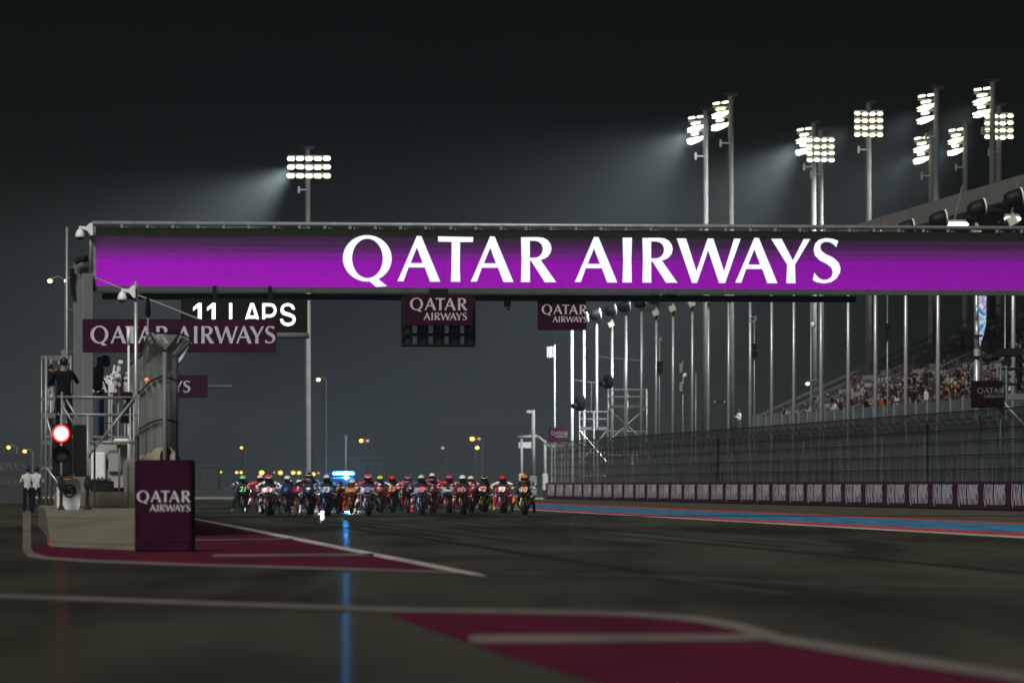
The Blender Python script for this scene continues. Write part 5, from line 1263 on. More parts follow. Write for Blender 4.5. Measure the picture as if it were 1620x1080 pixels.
for i in range(len(plan) - 1):
    a_, b_ = plan[i] - plan[5], plan[i + 1] - plan[5]; na, nb_ = outn(i), outn(i + 1)
    a_ = a_ - na * 0.12; b_ = b_ - nb_ * 0.12
    mb = MB(); mb.poly([a_ + Vector((0, 0, ZW - 0.1)), b_ + Vector((0, 0, ZW - 0.1)), b_ + Vector((0, 0, ZK)), a_ + Vector((0, 0, ZK))]); mb.build('mesh_panel', M_mesh2, pf)
    mb = MB(); mb.poly([a_ + Vector((0, 0, ZK)), b_ + Vector((0, 0, ZK)), b_ + nb_ * 0.34 * OV(i + 1) + Vector((0, 0, ZTt)), a_ + na * 0.34 * OV(i) + Vector((0, 0, ZTt))]); mb.build('cranked_panel', M_mesh2, pf)
for z in (2.45, 3.35):
    mb = MB(); mb.tube([plan[i] - plan[5] - outn(i) * 0.08 + Vector((0, 0, z)) for i in range(len(plan))], 0.022, 5); mb.build('cable', M_dark, pf)
mb = MB(); mb.tube([plan[i] - plan[5] + outn(i) * (0.34 * OV(i) - 0.12) + Vector((0, 0, ZTt)) for i in range(len(plan))], 0.02, 5); mb.build('top_cable', M_dark, pf)
for i, w_ in ((1, .03), (2, .03), (3, .028), (4, .03), (5, .045), (8, .075), (10, .04), (11, .04), (12, .04)):
    p = plan[i] - plan[5] - outn(i) * 0.14
    mb = MB(); mb.cyl(p + Vector((0, 0, 0.1)), p + Vector((0, 0, ZK)), w_, w_, 8); mb.cyl(p + Vector((0, 0, ZK)), p + outn(i) * 0.36 * OV(i) + Vector((0, 0, ZTt)), w_ * .8, w_ * .6, 8); mb.build('post', M_greypylon, pf)
mb = MB(); q = P(232, 600, 128) - plan[5]; mb.rbox(q, (0.09, 0.07, 0.07), 0.02); mb.build('marker_light', emis('orange_marker', (1.0, 0.22, 0.05), 1.2, False), pf)

# pit exit traffic lights
k = FPX / YB
def tl_base(px): return P(px, 806.5, YB)
b_ = tl_base(97)
tl = thing('traffic_light', 'pit exit traffic light showing a bright red lamp', 'traffic light', tuple(b_))
mb = MB(); mb.rbox((0.5 / k, 0.12, 95.5 / k), (30 / k, 0.24, 83 / k), 0.03); hs = mb.build('housing', M_dark, tl)
mb = MB(); rr = 12.2 / k; mb.rings([[(rr * f * math.cos(2 * math.pi * i / 24), -y, 121 / k + rr * f * math.sin(2 * math.pi * i / 24)) for i in range(24)] for f, y in ((1.0, 0.01), (0.9, 0.035), (0.6, 0.055), (0.1, 0.065))]); lamp_o = mb.build('lamp', M_redlamp, hs)
mb = MB(); mb.torus((0, -0.02, 121 / k), rr * 1.03, 0.022, 'Y', 28, 6); mb.build('lamp_rim', M_redrim, lamp_o)
mb = MB(); mb.rings([[(rr * f * math.cos(2 * math.pi * i / 24), -y, 88 / k + rr * f * math.sin(2 * math.pi * i / 24)) for i in range(24)] for f, y in ((1.0, 0.01), (0.9, 0.035), (0.6, 0.055), (0.1, 0.065))]); mb.build('lamp', M_lamp_off, hs)
for zc in (121, 88):
    mb = MB(); mb.rings([[(rr * 1.12 * math.cos(a_), y, zc / k + rr * 1.12 * math.sin(a_)) for a_ in [math.pi * (-0.1 + 1.2 * i / 14) for i in range(15)]] for y in (0.0, -0.22)], closed=False, caps=False); mb.build('visor_hood', mat('hood_red_black', (0.03, 0.006, 0.006), 0.5), hs)
def stand_leg(t):
    mb = MB(); mb.cyl((0, 0.02, 0.0), (0, 0.02, 150 / k), 0.032, 0.030, 10); mb.build('pole', M_steel, t)
    mb = MB(); n_ = 4
    for (z0, w0), (z1, w1) in (((0, 15), (8, 5)), ((8, 5), (30, 5)), ((30, 5), (40, 14)), ((40, 14), (55, 5))):
        mb.rings([[(w_ / 2 / k * math.cos(math.pi / 2 * i), -0.06 + w_ / 3 / k * math.sin(math.pi / 2 * i), z / k) for i in range(4)] for z, w_ in ((z0, w0), (z1, w1))], smooth=False)
    mb.build('rubber_foot', M_rubber, t)
stand_leg(tl)
t2 = thing('traffic_light', 'second black signal box turned away beside the red traffic light', 'traffic light', tuple(tl_base(139)))
mb = MB(); mb.rbox((-12 / k, 0.16, 94 / k), (24 / k, 0.22, 82 / k), 0.03); mb.build('housing', M_dark, t2); stand_leg(t2)
# speed limit board
sg = thing('speed_board', 'white board with round 60 speed limit sign between the black stands', 'sign', tuple(P(90, 806, YB + 0.5)))
mb = MB(); pts = [(0, 0, 0)]
pts = [(0.03, 0, 0), (10 / k, 0, 0), (12 / k, 0, 0.0), (34 / k, 0, 0), (37 / k, 0, 0.10), (37 / k, 0, 44 / k), (33 / k, 0, 48 / k), (4 / k, 0, 48 / k), (0, 0, 44 / k), (0, 0, 0.03)]
mb.prism(pts, (0, 0.05, 0)); mb.build('panel', mat('signboard_white', (0.62, 0.64, 0.66), 0.5, 0, 0.08, 5), sg)
mb = MB(); mb.torus((20 / k, -0.012, 30 / k), 9.6 / k, 1.1 / k, 'Y', 28, 6, 0.008); mb.build('ring', M_dark, sg)
o = link('lettering', text_mesh('lettering', '60', 15.5 / k, M_dark, 0.003, 0.008), sg, (20 / k, -0.006, 30 / k), (R(90), 0, 0))
# flag pole in blue and orange leaning behind the light
fl = thing('flag_pole', 'blue and orange striped pole in an orange base between the signals', 'pole', tuple(P(111.5, 760, YB + 1.0)))
kf = FPX / (YB + 1)
mb = MB(); mb.mat(0).cyl((0, 0, 0.02), (0, 0, 29 / kf), 2.1 / kf, 2.1 / kf, 8); mb.mat(1).cyl((0, 0, 29 / kf), (-0.01, 0, 62 / kf), 2.0 / kf, 2.0 / kf, 8); mb.mat(2).cyl((-0.01, 0, 62 / kf), (-0.02, 0, 84 / kf), 2.0 / kf, 1.8 / kf, 8); mb.build('pole', [mat('pole_orange', (0.60, 0.22, 0.01), 0.5), mat('pole_blue', (0.03, 0.03, 0.28), 0.5), mat('pole_white', (0.5, 0.45, 0.5), 0.5)], fl)
mb = MB(); mb.rbox((0, 0, -0.01), (24 / kf, 0.2, 8 / kf), 0.03); mb.build('base', mat('pole_orange', (0.60, 0.22, 0.01), 0.5), fl)
mb = MB(); mb.bbox((-0.02, -0.02, -46 / kf + 0.02), (0.02, 0.02, -0.06)); mb.build('stem', M_steel, fl)

# scaffold camera platform above the signals
def pipe(mb, a_, b_, r=0.026): mb.cyl(a_, b_, r, r, 8)
YS = 131.0
base = P(70, 700, YS); base.z = 0.0
sc1 = thing('scaffold_platform', 'pipe scaffold camera platform behind the pit exit traffic lights', 'scaffold', tuple(base))
def L1(px, py, dy=0.0): 
    v = P(px, py, YS); return Vector((v.x - base.x, dy, v.z))
for px, top in ((98, 620), (212, 622), (206, 640), (142, 690)):
    for dy in (0.0, 1.5):
        mb = MB(); a_ = L1(px, 800, dy); a_.z = 0.3; pipe(mb, a_, L1(px, top, dy)); mb.build('upright', M_steel, sc1)
for py in (627.5, 655):
    for dy in (0, 1.5):
        mb = MB(); pipe(mb, L1(90, py, dy), L1(216, py + 1, dy)); mb.build('guard_rail', M_steel, sc1)
for (x0, y0), (x1, y1) in (((212, 630), (138, 724)), ((105, 632), (140, 690)), ((98, 640), (130, 692))):
    mb = MB(); pipe(mb, L1(x0, y0, -0.05), L1(x1, y1, -0.05)); mb.build('brace', M_steel, sc1)
for j in range(4):
    mb = MB(); z = L1(140, 689).z; mb.bbox((L1(70, 0).x, 0.02 + j * 0.37, z - 0.05), (L1(214, 0).x, 0.36 + j * 0.37, z)); mb.build('plank', M_plank, sc1)
mb = MB(); pipe(mb, L1(136, 699, -0.03), L1(214, 699, -0.03)); mb.build('deck_rail', M_steel, sc1)
mb = MB(); mb.rbox(L1(184.5, 663.0, -0.04), (0.05, 0.05, 0.06), 0.01); mb.build('red_clamp', mat('clamp_red', (0.5, 0.03, 0.02), 0.5), sc1)
person(P(101, 689, YS + 0.5), 'camera operator in black with headphones on the pit scaffold, seen from behind', F_black, F_black, 'cam', R(185), 'phones', s=1.02)
mb = MB(); q = P(196, 690, YS + 0.6); fb = thing('equipment_bag', 'black kit bag hanging on the scaffold guard rail', 'bag', tuple(q))
mb = MB(); kq = FPX / YS; mb.prism([(-6 / kq, 0, 22 / kq), (8 / kq, 0, 20 / kq), (16 / kq, 0, 26 / kq), (17 / kq, 0, 52 / kq), (6 / kq, 0, 60 / kq), (0, 0, 48 / kq)], (0, 0.3, 0)); mb.build('bag_body', F_black, fb)
mb = MB(); mb.ell((6 / kq, 0.1, 64 / kq), (10 / kq, 0.2, 7 / kq), 10, 6); mb.build('bag_flap', F_black, fb)

# white camera mast with dome
pmst = thing('camera_mast', 'slim bright steel mast beside the pit fence carrying a dome camera', 'pole', (P(215, 700, 131.6).x, 131.6, 0))
mb = MB(); mb.cyl((0, 0, 0), (0, 0, P(0, 445, 131.6).z), 0.048, 0.045, 10); mb.build('mast', M_polesteel, pmst)
dome_camera(193.5, 472, 131.5, 'white dome camera bracketed to the slim steel mast by the pit fence', 1, 0.72)
mic = thing('microphone_pole', 'thin pole topped by a long black furry microphone cover', 'microphone', (P(234, 700, 133).x, 133, 0))
zz = lambda py: P(0, py, 133).z
mb = MB(); mb.cyl((0, 0, 0), (0, 0, zz(500)), 0.02, 0.02, 8); mb.build('pole', M_steel, mic)
mb = MB(); mb.rings([[(r * math.cos(2 * math.pi * i / 10), r * math.sin(2 * math.pi * i / 10), zz(y)) for i in range(10)] for y, r in ((502, 0.03), (497, 0.07), (480, 0.055), (468, 0.03), (463, 0.012))]); mb.build('wind_cover', F_black, mic)
mb = MB(); mb.ell((0, -0.03, zz(538)), (0.09, 0.09, 0.08), 10, 7); mb.build('junction_dome', M_white, mic)
mb = MB(); mb.cyl((-0.45, 0, 0), (-0.45, 0, zz(520)), 0.03, 0.025, 8); mb.cyl((-0.45, 0, zz(545)), (-0.45, 0, zz(518)), 0.045, 0.045, 8); mb.build('side_aerial', M_white, mic)
cable = MB(); cable.tube([P(151, 439.5, 183), P(200, 460, 183), P(260, 483, 183), P(322, 508, 183)], 0.035, 6)
cb1 = cable.build('stay_cable', M_steel); tag(cb1, 'thin diagonal steel stay running from the gantry pylon to the banner', 'cable')

# scaffold tower farther back beside the pylon
YT = 186.0
b0 = P(64, 700, YT); b0.z = 0
sc2 = thing('scaffold_tower', 'narrow scaffold tower with roof frame left of the gantry pylon', 'scaffold', tuple(b0))
def L2(px, py, dy=0.0):
    v = P(px, py, YT); return Vector((v.x - b0.x, dy, v.z))
for px in (66, 73, 112):
    for dy in (0.0, 2.0):
        mb = MB(); a_ = L2(px, 800, dy); a_.z = 0; pipe(mb, a_, L2(px, 563, dy), 0.05 if px != 66 else 0.03); mb.build('upright', M_steel, sc2)
for py, h in ((565, 6), (631, 5), (657, 8), (700, 5), (740, 5)):
    for dy in (0.0, 2.0):
        mb = MB(); a_ = L2(65, py, dy); c_ = L2(114, py, dy); mb.bbox((a_.x, dy - 0.04, a_.z - h / 2 / 48), (c_.x, dy + 0.04, a_.z + h / 2 / 48)); mb.build('ledger', M_grey, sc2)
for (x0, y0), (x1, y1) in (((74, 660), (90, 720)), ((112, 660), (75, 735)), ((74, 740), (112, 790))):
    mb = MB(); pipe(mb, L2(x0, y0, -0.06), L2(x1, y1, -0.06), 0.03); mb.build('brace', M_polesteel, sc2)
mb = MB(); mb.bbox((L2(66, 0).x, 0.05, L2(0, 659).z), (L2(113, 0).x, 1.95, L2(0, 656).z)); mb.build('deck', M_plank, sc2)
person(P(80, 656, YT + 0.8), 'operator in blue half hidden on the scaffold tower behind the pylon', F_navy, F_white, 'front', R(150), 'hair', s=0.95)
# broadcast camera rig on a lift column right of the pylon
rig = thing('broadcast_camera', 'black broadcast camera rig raised beside the gantry pylon', 'camera', tuple(P(160, 700, 188)))
kr = FPX / 188
mb = MB(); mb.cyl((0, 0, -P(160, 700, 188).z), (0, 0, 80 / kr), 0.07, 0.06, 8); mb.build('column', M_dark, rig)
mb = MB(); mb.rbox((4 / kr, 0, 128 / kr), (20 / kr, 0.5, 16 / kr), 0.04); mb.build('camera_body', M_dark, rig)
mb = MB(); mb.cyl((8 / kr, -0.2, 131 / kr), (8 / kr, -0.55, 131 / kr), 0.13, 0.15, 12); mb.build('lens_barrel', M_dark, rig)
mb = MB(); mb.rbox((-4 / kr, 0, 108 / kr), (16 / kr, 0.4, 30 / kr), 0.08); mb.ell((-6 / kr, -0.1, 92 / kr), (0.2, 0.2, 0.22), 8, 6); mb.build('operator_seat', F_black, rig)
mb = MB(); mb.rbox((-1 / kr, 0.1, 45 / kr), (10 / kr, 0.1, 70 / kr), 0.02); mb.build('blue_panel', mat('rig_blue', (0.02, 0.06, 0.24), 0.5), rig)
for j, (px, py, h, w_) in enumerate(((177, 622, 36, 10), (186, 612, 44, 8), (196, 620, 34, 9), (170, 606, 16, 12))):
    am = thing('antenna_mast', ['white antenna mast with twin panels, first from the gantry pylon', 'white antenna mast with a head like a pan camera, tallest of its cluster', 'white antenna mast with curved head nearest the dome camera mast', 'short white antenna cluster just right of the pylon'][j], 'antenna', (P(px, py, 190).x, 190 + j * 0.3, 0), 0, 'white antenna masts by the gantry pylon')
    z0 = P(0, py, 190).z; ka = FPX / 190
    mb = MB(); mb.cyl((0, 0, 0), (0, 0, z0), 0.05, 0.04, 8); mb.build('mast', M_offwhite, am)
    mb = MB(); mb.rbox((0, 0, z0 + h * .25 / ka), (w_ / ka, 0.16, h * .5 / ka), 0.03); mb.build('panel', M_white, am)
    mb = MB(); mb.rbox((0.02, -0.05, z0 + h * .66 / ka), (w_ * .7 / ka, 0.2, h * .3 / ka), 0.06); mb.tube([(-w_ * .5 / ka, 0, z0 + h * .4 / ka), (-w_ * .9 / ka, 0, z0 + h * .55 / ka), (-w_ * .7 / ka, 0, z0 + h * .8 / ka)], 0.04, 6); mb.rbox((w_ * .5 / ka, 0, z0 + h * .9 / ka), (w_ * .9 / ka, 0.12, h * .14 / ka), 0.02); mb.build('head', M_white, am)
lad = thing('step_ladder', 'silver ladder standing between the antenna masts and the pylon', 'ladder', (P(157, 800, 187).x, 187, 0))
for dx in (0.0, 0.42):
    mb = MB(); mb.cyl((dx, 0, 0), (dx + 0.05, 0, P(0, 640, 187).z), 0.03, 0.03, 8); mb.build('stile', M_polesteel, lad)
for j in range(1, 12):
    mb = MB(); mb.cyl((0.0, 0, j * 0.31), (0.45, 0, j * 0.31), 0.018, 0.018, 6); mb.build('rung', M_polesteel, lad)
# white service trailer behind the platform
tr = thing('service_trailer', 'white angular service trailer parked behind the low concrete wall', 'trailer', tuple(P(138, 775, 152)))
kt = FPX / 152
tz = P(138, 775, 152).z
mb = MB(); mb.prism([(0, 0, 4 / kt), (76 / kt, 0, 4 / kt), (76 / kt, 0, 70 / kt), (52 / kt, 0, 78 / kt), (12 / kt, 0, 76 / kt), (0, 0, 60 / kt)], (0, 2.2, 0)); mb.build('body', M_offwhite, tr)
mb = MB(); mb.rbox((18 / kt, -0.1, 38 / kt), (22 / kt, 0.18, 44 / kt), 0.03); mb.build('door', M_white, tr)
mb = MB(); mb.rbox((44 / kt, -0.06, 46 / kt), (20 / kt, 0.1, 36 / kt), 0.03); mb.build('side_panel', M_offwhite, tr)
mb = MB(); mb.rbox((34 / kt, -0.02, 42 / kt), (5 / kt, 0.1, 15 / kt), 0.02); mb.build('vent', M_dark, tr)
mb = MB(); mb.tube([(24 / kt, -0.3, 74 / kt), (51 / kt, -0.3, 74 / kt), (52 / kt, -0.3, 70 / kt), (52 / kt, -0.3, -0.2)], 0.03, 8); mb.build('handrail', M_grey, tr)
mb = MB(); mb.rbox((60 / kt, -0.25, 78 / kt), (34 / kt, 0.3, 7 / kt), 0.03); mb.build('awning', M_white, tr)
mb = MB(); mb.rbox((50 / kt, -0.26, 74 / kt), (12 / kt, 0.34, 4 / kt), 0.02); mb.build('yellow_strip', mat('strip_yellow', (0.45, 0.36, 0.05), 0.6), tr)
mb = MB()
mb.bbox((4 / kt, 0.1, -tz + 0.1), (72 / kt, 2.0, 4 / kt)); mb.build('chassis', M_dark, tr)
for x in (12, 62):
    mb = MB(); mb.cyl((x / kt, -0.05, -tz + 0.36), (x / kt, 0.2, -tz + 0.36), 0.36, 0.36, 16); mb.build('wheel', M_rubber, tr)
crt = thing('tool_crate', 'dark cluttered crate on the ground in front of the service trailer', 'crate', tuple(P(137, 778, 146)))
kc = FPX / 146
mb = MB(); mb.rbox((22 / kc, 0.3, 9 / kc), (38 / kc, 0.6, 18 / kc), 0.03); mb.build('box', M_dark, crt)
for j in range(6):
    mb = MB(); mb.rbox(((6 + 6 * j) / kc, 0.1, (19 + (j * 5) % 4) / kc), (5 / kc, 0.3, 5 / kc), 0.03); mb.build('tool', [M_grey, M_dark, mat('tool_green', (0.05, 0.07, 0.02), 0.6)][j % 3], crt)
for j, px in enumerate((44, 58)):
    person(G(px, 811.2) if j else G(px, 810.4), ['official in white shirt and dark trousers, farther left of two at the pit lane', 'official in white shirt standing against the scaffold foot, nearer the traffic lights'][j], F_white, F_black, 'front', R(185 - 20 * j), 'hair', s=1.0, seed=j)
hb = thing('pit_hoarding', 'dim grey hoarding with faded airline lettering at the far left', 'hoarding', tuple(P(-160, 790, 300)))
kh = FPX / 300
mb = MB(); mb.bbox((0, 0, -0.2), (205 / kh, 0.15, 72 / kh)); hp_ = mb.build('panel', mat('hoarding_grey', (0.035, 0.036, 0.04), 0.8), hb)
M_fade = mat('faded_letter', (0.085, 0.085, 0.09), 0.8, 0, 0.2, 3)
letters(WM_ONE, M_fade, hp_, (37 / kh, -0.01, 45 / kh), 15 / kh, 15 / kh)
letters(WM_ONE, M_fade, hp_, (96 / kh, -0.01, 23 / kh), 9.5 / kh, 9.5 / kh)
for px in (20, 90, 180):
    mb = MB(); mb.bbox((px / kh - 0.06, 0.2, -P(0, 790, 300).z), (px / kh + 0.06, 0.35, 60 / kh)); mb.build('post', M_dark, hb)

# ================================================================== RIGHT AND MIDDLE: CAMERA TOWERS, MASTS, STAND PEOPLE
def scaffold(label, px0, px1, pytop, pydeck, Y, dy=1.8, canopy=True, name='camera_scaffold', group='camera scaffolds behind the catch fence'):
    p0 = P(px0, 700, Y); p0.z = 0; k = FPX / Y
    t = thing(name, label, 'scaffold', tuple(p0), 0, group)
    w_ = (px1 - px0) / k; zt = P(0, pytop, Y).z; zd = P(0, pydeck, Y).z
    for x in (0, w_ * .5, w_):
        for d in (0, dy):
            mb = MB(); mb.cyl((x, d, 0), (x, d, zt), 0.045, 0.045, 8); mb.build('upright', M_steel, t)
    for z in (zt - 0.05, (zt + zd) / 2):
        for d in (0, dy):
            mb = MB(); mb.cyl((0, d, z), (w_, d, z), 0.035, 0.035, 6); mb.build('guard_rail', M_steel, t)
    for z in (zd - 1.9, zd - 3.6):
        if z > 0.5:
            mb = MB(); mb.cyl((0, 0, z), (w_, 0, z), 0.035, 0.035, 6); mb.build('ledger', M_steel, t)
    for j in range(4):
        mb = MB(); mb.bbox((-0.05, j * dy / 4 + 0.02, zd - 0.22), (w_ + 0.05, (j + 1) * dy / 4 - 0.02, zd)); mb.build('plank', M_greypylon, t)
    for (xa, za), (xb, zb2) in (((0.05, zd - 0.3), (w_ * .95, zd - 2.6)), ((w_ * .95, zd - 0.3), (0.05, zd - 2.6))):
        mb = MB(); mb.cyl((xa, -0.06, za), (xb, -0.06, zb2), 0.04, 0.04, 6); mb.build('brace', M_polesteel, t)
    if canopy:
        mb = MB(); mb.tube([(-w_ * .25, 0.4, zt + 2.3), (w_ * .35, 0.4, zt + 2.15), (w_ * .9, 0.4, zt + 2.0)], 0.03, 6); mb.cyl((w_ * .4, 0.4, zt), (w_ * .42, 0.4, zt + 2.15), 0.03, 0.03, 6); mb.build('jib_arm', M_grey, t)
    return t
scaffold('right and taller of two pipe scaffolds with a hooded camera', 962, 1023, 615, 640, 405)
scaffold('left and lower of two pipe scaffolds with a hooded camera', 917, 962, 650, 675, 420)
def hooded(px, pytop, pybot, Y, label):
    p = P(px, pybot, Y); k = FPX / Y; t = thing('hooded_camera', label, 'camera', tuple(p), 0, 'hooded cameras on scaffolds')
    h = (pybot - pytop) / k
    mb = MB(); mb.cyl((0, 0, -1.1), (0, 0, h * .2), 0.06, 0.06, 8); mb.build('pedestal', M_dark, t)
    mb = MB(); mb.rings([[(r * 9 / k * math.cos(2 * math.pi * i / 9) * (1 + .12 * math.sin(i * 2.3 + z * 9)), r * 0.5 * math.sin(2 * math.pi * i / 9), h * z) for i in range(9)] for z, r in ((0.0, .45), (0.1, .8), (0.4, 1.05), (0.7, .95), (0.9, .6), (1.0, .2))]); mb.build('rain_hood', F_black, t)
    mb = MB(); mb.cyl((-6 / k, -0.3, h * .35), (-12 / k, -0.6, h * .3), 0.18, 0.2, 10); mb.build('lens_barrel', M_dark, t)
    return t
hooded(962, 592, 615, 405.6, 'black hooded camera on the taller of the two scaffolds')
hooded(918, 624, 650, 420.6, 'black hooded camera on the lower of the two scaffolds')
# frame post and mast at the far end of the fence
M_fargrey = mat('far_frame_grey', (0.06, 0.065, 0.06), 0.7, 0, 0.15, 1.5, spec=0.1)
M_farwhite = mat('far_block_white', (0.13, 0.135, 0.125), 0.8, 0, 0.15, 1.5, spec=0.1)
gt = thing('marshal_frame', 'pale portal frame with white feet at the far end of the catch fence', 'frame', (P(820, 766, 436).x, 436, 0))
kg = FPX / 436
Z436 = lambda py: P(0, py, 436).z
for dx, top, w_ in ((5, 693, 0.10), (42, 697, 0.12)):
    mb = MB(); mb.cyl((dx / kg, 0, 0), (dx / kg, 0, Z436(top)), w_, w_, 8); mb.build('leg', M_fargrey, gt)
    mb = MB(); mb.rbox((dx / kg, -0.1, (Z436(748) + 0) / 2 + .3), (9 / kg, 0.4, 1.3), 0.05); mb.build('foot_block', M_farwhite, gt)
mb = MB(); mb.tube([(-1 / kg, 0, Z436(692)), (30 / kg, 0, Z436(690)), (42 / kg, 0, Z436(700))], 0.13, 8); mb.build('beam', M_fargrey, gt)
mb = MB(); mb.rbox((11 / kg, 0, Z436(704)), (22 / kg, 0.1, 10 / kg), 0.03); mb.build('panel', M_grey, gt)
lp = thing('camera_post', 'grey post with a small camera head beside the portal frame', 'pole', (P(843.5, 766, 430).x, 430, 0))
mb = MB(); mb.cyl((0, 0, 0), (0, 0, P(0, 648, 430).z), 0.17, 0.14, 10); mb.build('post', M_fargrey, lp)
mb = MB(); mb.rbox((-0.3, -0.1, P(0, 651.5, 430).z), (0.45, 0.25, 0.25), 0.06); mb.cyl((-0.1, 0, P(0, 650, 430).z), (0.05, 0, P(0, 650, 430).z), 0.06, 0.06, 6); mb.build('camera_head', M_farwhite, lp)
mb = MB(); mb.rbox((0, 0, 1.0), (0.55, 0.55, 1.5), 0.06); mb.build('base_block', M_farwhite, lp)
am = thing('aerial_mast', 'thin dark aerial mast with panel antennas left of the silver poles', 'antenna', (P(877.5, 766, 450).x, 450, 0))
mb = MB(); mb.cyl((0, 0, 0), (0, 0, P(0, 545, 450).z), 0.07, 0.06, 8); mb.build('mast', M_fargrey, am)
for dx, mm_ in ((-0.55, M_fargrey), (-0.33, M_farwhite), (-0.12, M_fargrey)):
    mb = MB(); mb.rbox((dx, -0.1, P(0, 557, 450).z), (0.16, 0.2, 0.9), 0.03); mb.build('panel_antenna', mm_, am)
sponsor_board(868.5, 893.5, 676, 699, 424, 'tiny burgundy airline board at the far end of the catch fence', False, 5.6, 872, 687.5, rz=0, m=M_burg, lm=M_letterdim)

# slim masts with speakers and loops
def slim(px, top, Y, label, items):
    t = thing('slim_mast', label, 'pole', (P(px, 766, Y).x, Y, 0), 0, 'slim equipment masts among the silver poles')
    Z = lambda py: P(0, py, Y).z; k = FPX / Y
    mb = MB(); mb.cyl((0, 0, 0), (0, 0, Z(top)), 0.055, 0.04, 8); mb.build('mast', M_steel, t)
    for kind, py in items:
        if kind == 'box': mb = MB(); mb.rbox((0, -0.1, Z(py)), (9 / k, 0.3, 9 / k), 0.03); mb.build('speaker', M_dark, t)
        if kind == 'loop': mb = MB(); mb.torus((-4 / k, -0.05, Z(py)), 4.2 / k, 0.03, 'Y', 16, 5); mb.rbox((2 / k, 0, Z(py) + 0.05), (0.12, 0.12, 0.3), 0.02); mb.build('ring_antenna', M_polesteel, t)
        if kind == 'panel': mb = MB(); mb.rbox((-3 / k, -0.1, Z(py)), (5 / k, 0.2, 15 / k), 0.03); mb.build('panel_antenna', M_polesteel, t)
        if kind == 'dome': mb = MB(); mb.ell((3 / k, -0.1, Z(py)), (0.14, 0.14, 0.18), 10, 7); mb.build('dome', M_white, t)
    return t
slim(1043.5, 535, 378, 'slim mast with a ring antenna and two boxes near the seventh silver pole', [('loop', 538), ('box', 576), ('box', 586)])
slim(1080.5, 570, 372, 'slim mast with stacked panel antennas and a small dome', [('panel', 582), ('panel', 612), ('dome', 594)])
slim(1101, 588, 362, 'short plain steel mast beside the ninth silver pole', [])
slim(1193.5, 505, 332, 'slim mast with a ring antenna and black boxes near the twelfth silver pole', [('loop', 505), ('box', 548), ('box', 560)])
slim(1283, 470, 316, 'slim mast with cabling between the fourteenth and fifteenth silver poles', [('dome', 514)])
slim(1404, 466, 292, 'slim mast with two stacked black speakers', [('box', 516), ('box', 530)])
slim(1590, 462, 262, 'slim pale mast beside the dark blue camera operator', [])
# drone
dr = thing('drone', 'small dark drone with green lights hovering among the poles', 'drone', tuple(P(1138.5, 635.5, 300)))
mb = MB(); mb.rbox((0, 0, 0), (0.18, 0.25, 0.10), 0.03); mb.build('body', M_dark, dr)
for s in (-1, 1):
    mb = MB(); mb.cyl((0, 0, 0.03), (s * 0.27, 0, 0.05), 0.015, 0.012, 6); mb.cyl((s * 0.27, 0, 0.05), (s * 0.27, 0, 0.07), 0.03, 0.03, 8); mb.bbox((s * 0.27 - 0.11, -0.01, 0.075), (s * 0.27 + 0.11, 0.01, 0.08)); mb.build('rotor_arm', M_dark, dr)
    mb = MB(); mb.ell((s * 0.26, -0.05, 0.01), (0.022, 0.022, 0.022), 6, 5); mb.build('light', emis('drone_green', (0.1, 0.9, 0.35), 2.0, False), dr)

# TV camera platform at the right edge
YR = 241.0
pr = thing('tv_platform', 'dark scaffold platform for a TV camera at the right edge', 'scaffold', (P(1576, 766, YR).x, YR, 0))
kr = FPX / YR; ZR = lambda py: P(0, py, YR).z; XR = lambda px: (px - 1576) / kr
for px in (1583, 1592, 1700):
    for d in (0, 1.6):
        mb = MB(); mb.cyl((XR(px), d, 0), (XR(px), d, ZR(578)), 0.05, 0.05, 8); mb.build('upright', M_grey, pr)
for py in (583, 607):
    for d in (0, 1.6):
        mb = MB(); mb.cyl((XR(1580), d, ZR(py)), (XR(1705), d, ZR(py)), 0.045, 0.045, 8); mb.build('guard_rail', M_dark, pr)
for j in range(3):
    mb = MB(); mb.bbox((XR(1578), j * 0.55, ZR(632)), (XR(1705), j * 0.55 + 0.5, ZR(622))); mb.build('plank', M_grey, pr)
mb = MB(); mb.cyl((XR(1586), -0.1, ZR(635)), (XR(1650), -0.1, ZR(705)), 0.07, 0.07, 8); mb.build('brace', M_steel, pr)
sponsor_board(1537.5, 1586.5, 602, 645, YR - 0.4, 'dark burgundy airline box hung on the TV platform at the right edge', False, 9.0, 1546, 622, rz=0, lm=M_letterdim, m=mat('board_nearblack', (0.008, 0.002, 0.005), 0.7, spec=0.05), depth=0.5)
person(Vector((P(1612, 622, YR + 0.8).x, YR + 0.8, ZR(622))), 'TV camera operator in dark blue at the right edge platform', F_navy, F_black, 'cam', R(70), 'hair', s=1.1)
tv = thing('tv_camera', 'large black TV camera aimed down the track at the right edge', 'camera', (P(1592, 578, YR + .6).x, YR + 0.6, ZR(580)))
mb = MB(); mb.cyl((0, 0, -ZR(580) + ZR(622)), (0, 0, 0.15), 0.09, 0.07, 10); mb.build('pedestal', M_dark, tv)
mb = MB(); mb.rbox((0.1, 0, 0.62), (0.95, 0.4, 0.36), 0.06); mb.build('camera_body', M_dark, tv)
mb = MB(); mb.cyl((-0.3, 0, 0.45), (-0.95, 0, 0.36), 0.14, 0.17, 12); mb.build('lens_barrel', M_dark, tv)
mb = MB(); mb.rbox((0.05, 0, 0.25), (0.34, 0.3, 0.4), 0.06); mb.build('pan_head', M_dark, tv)
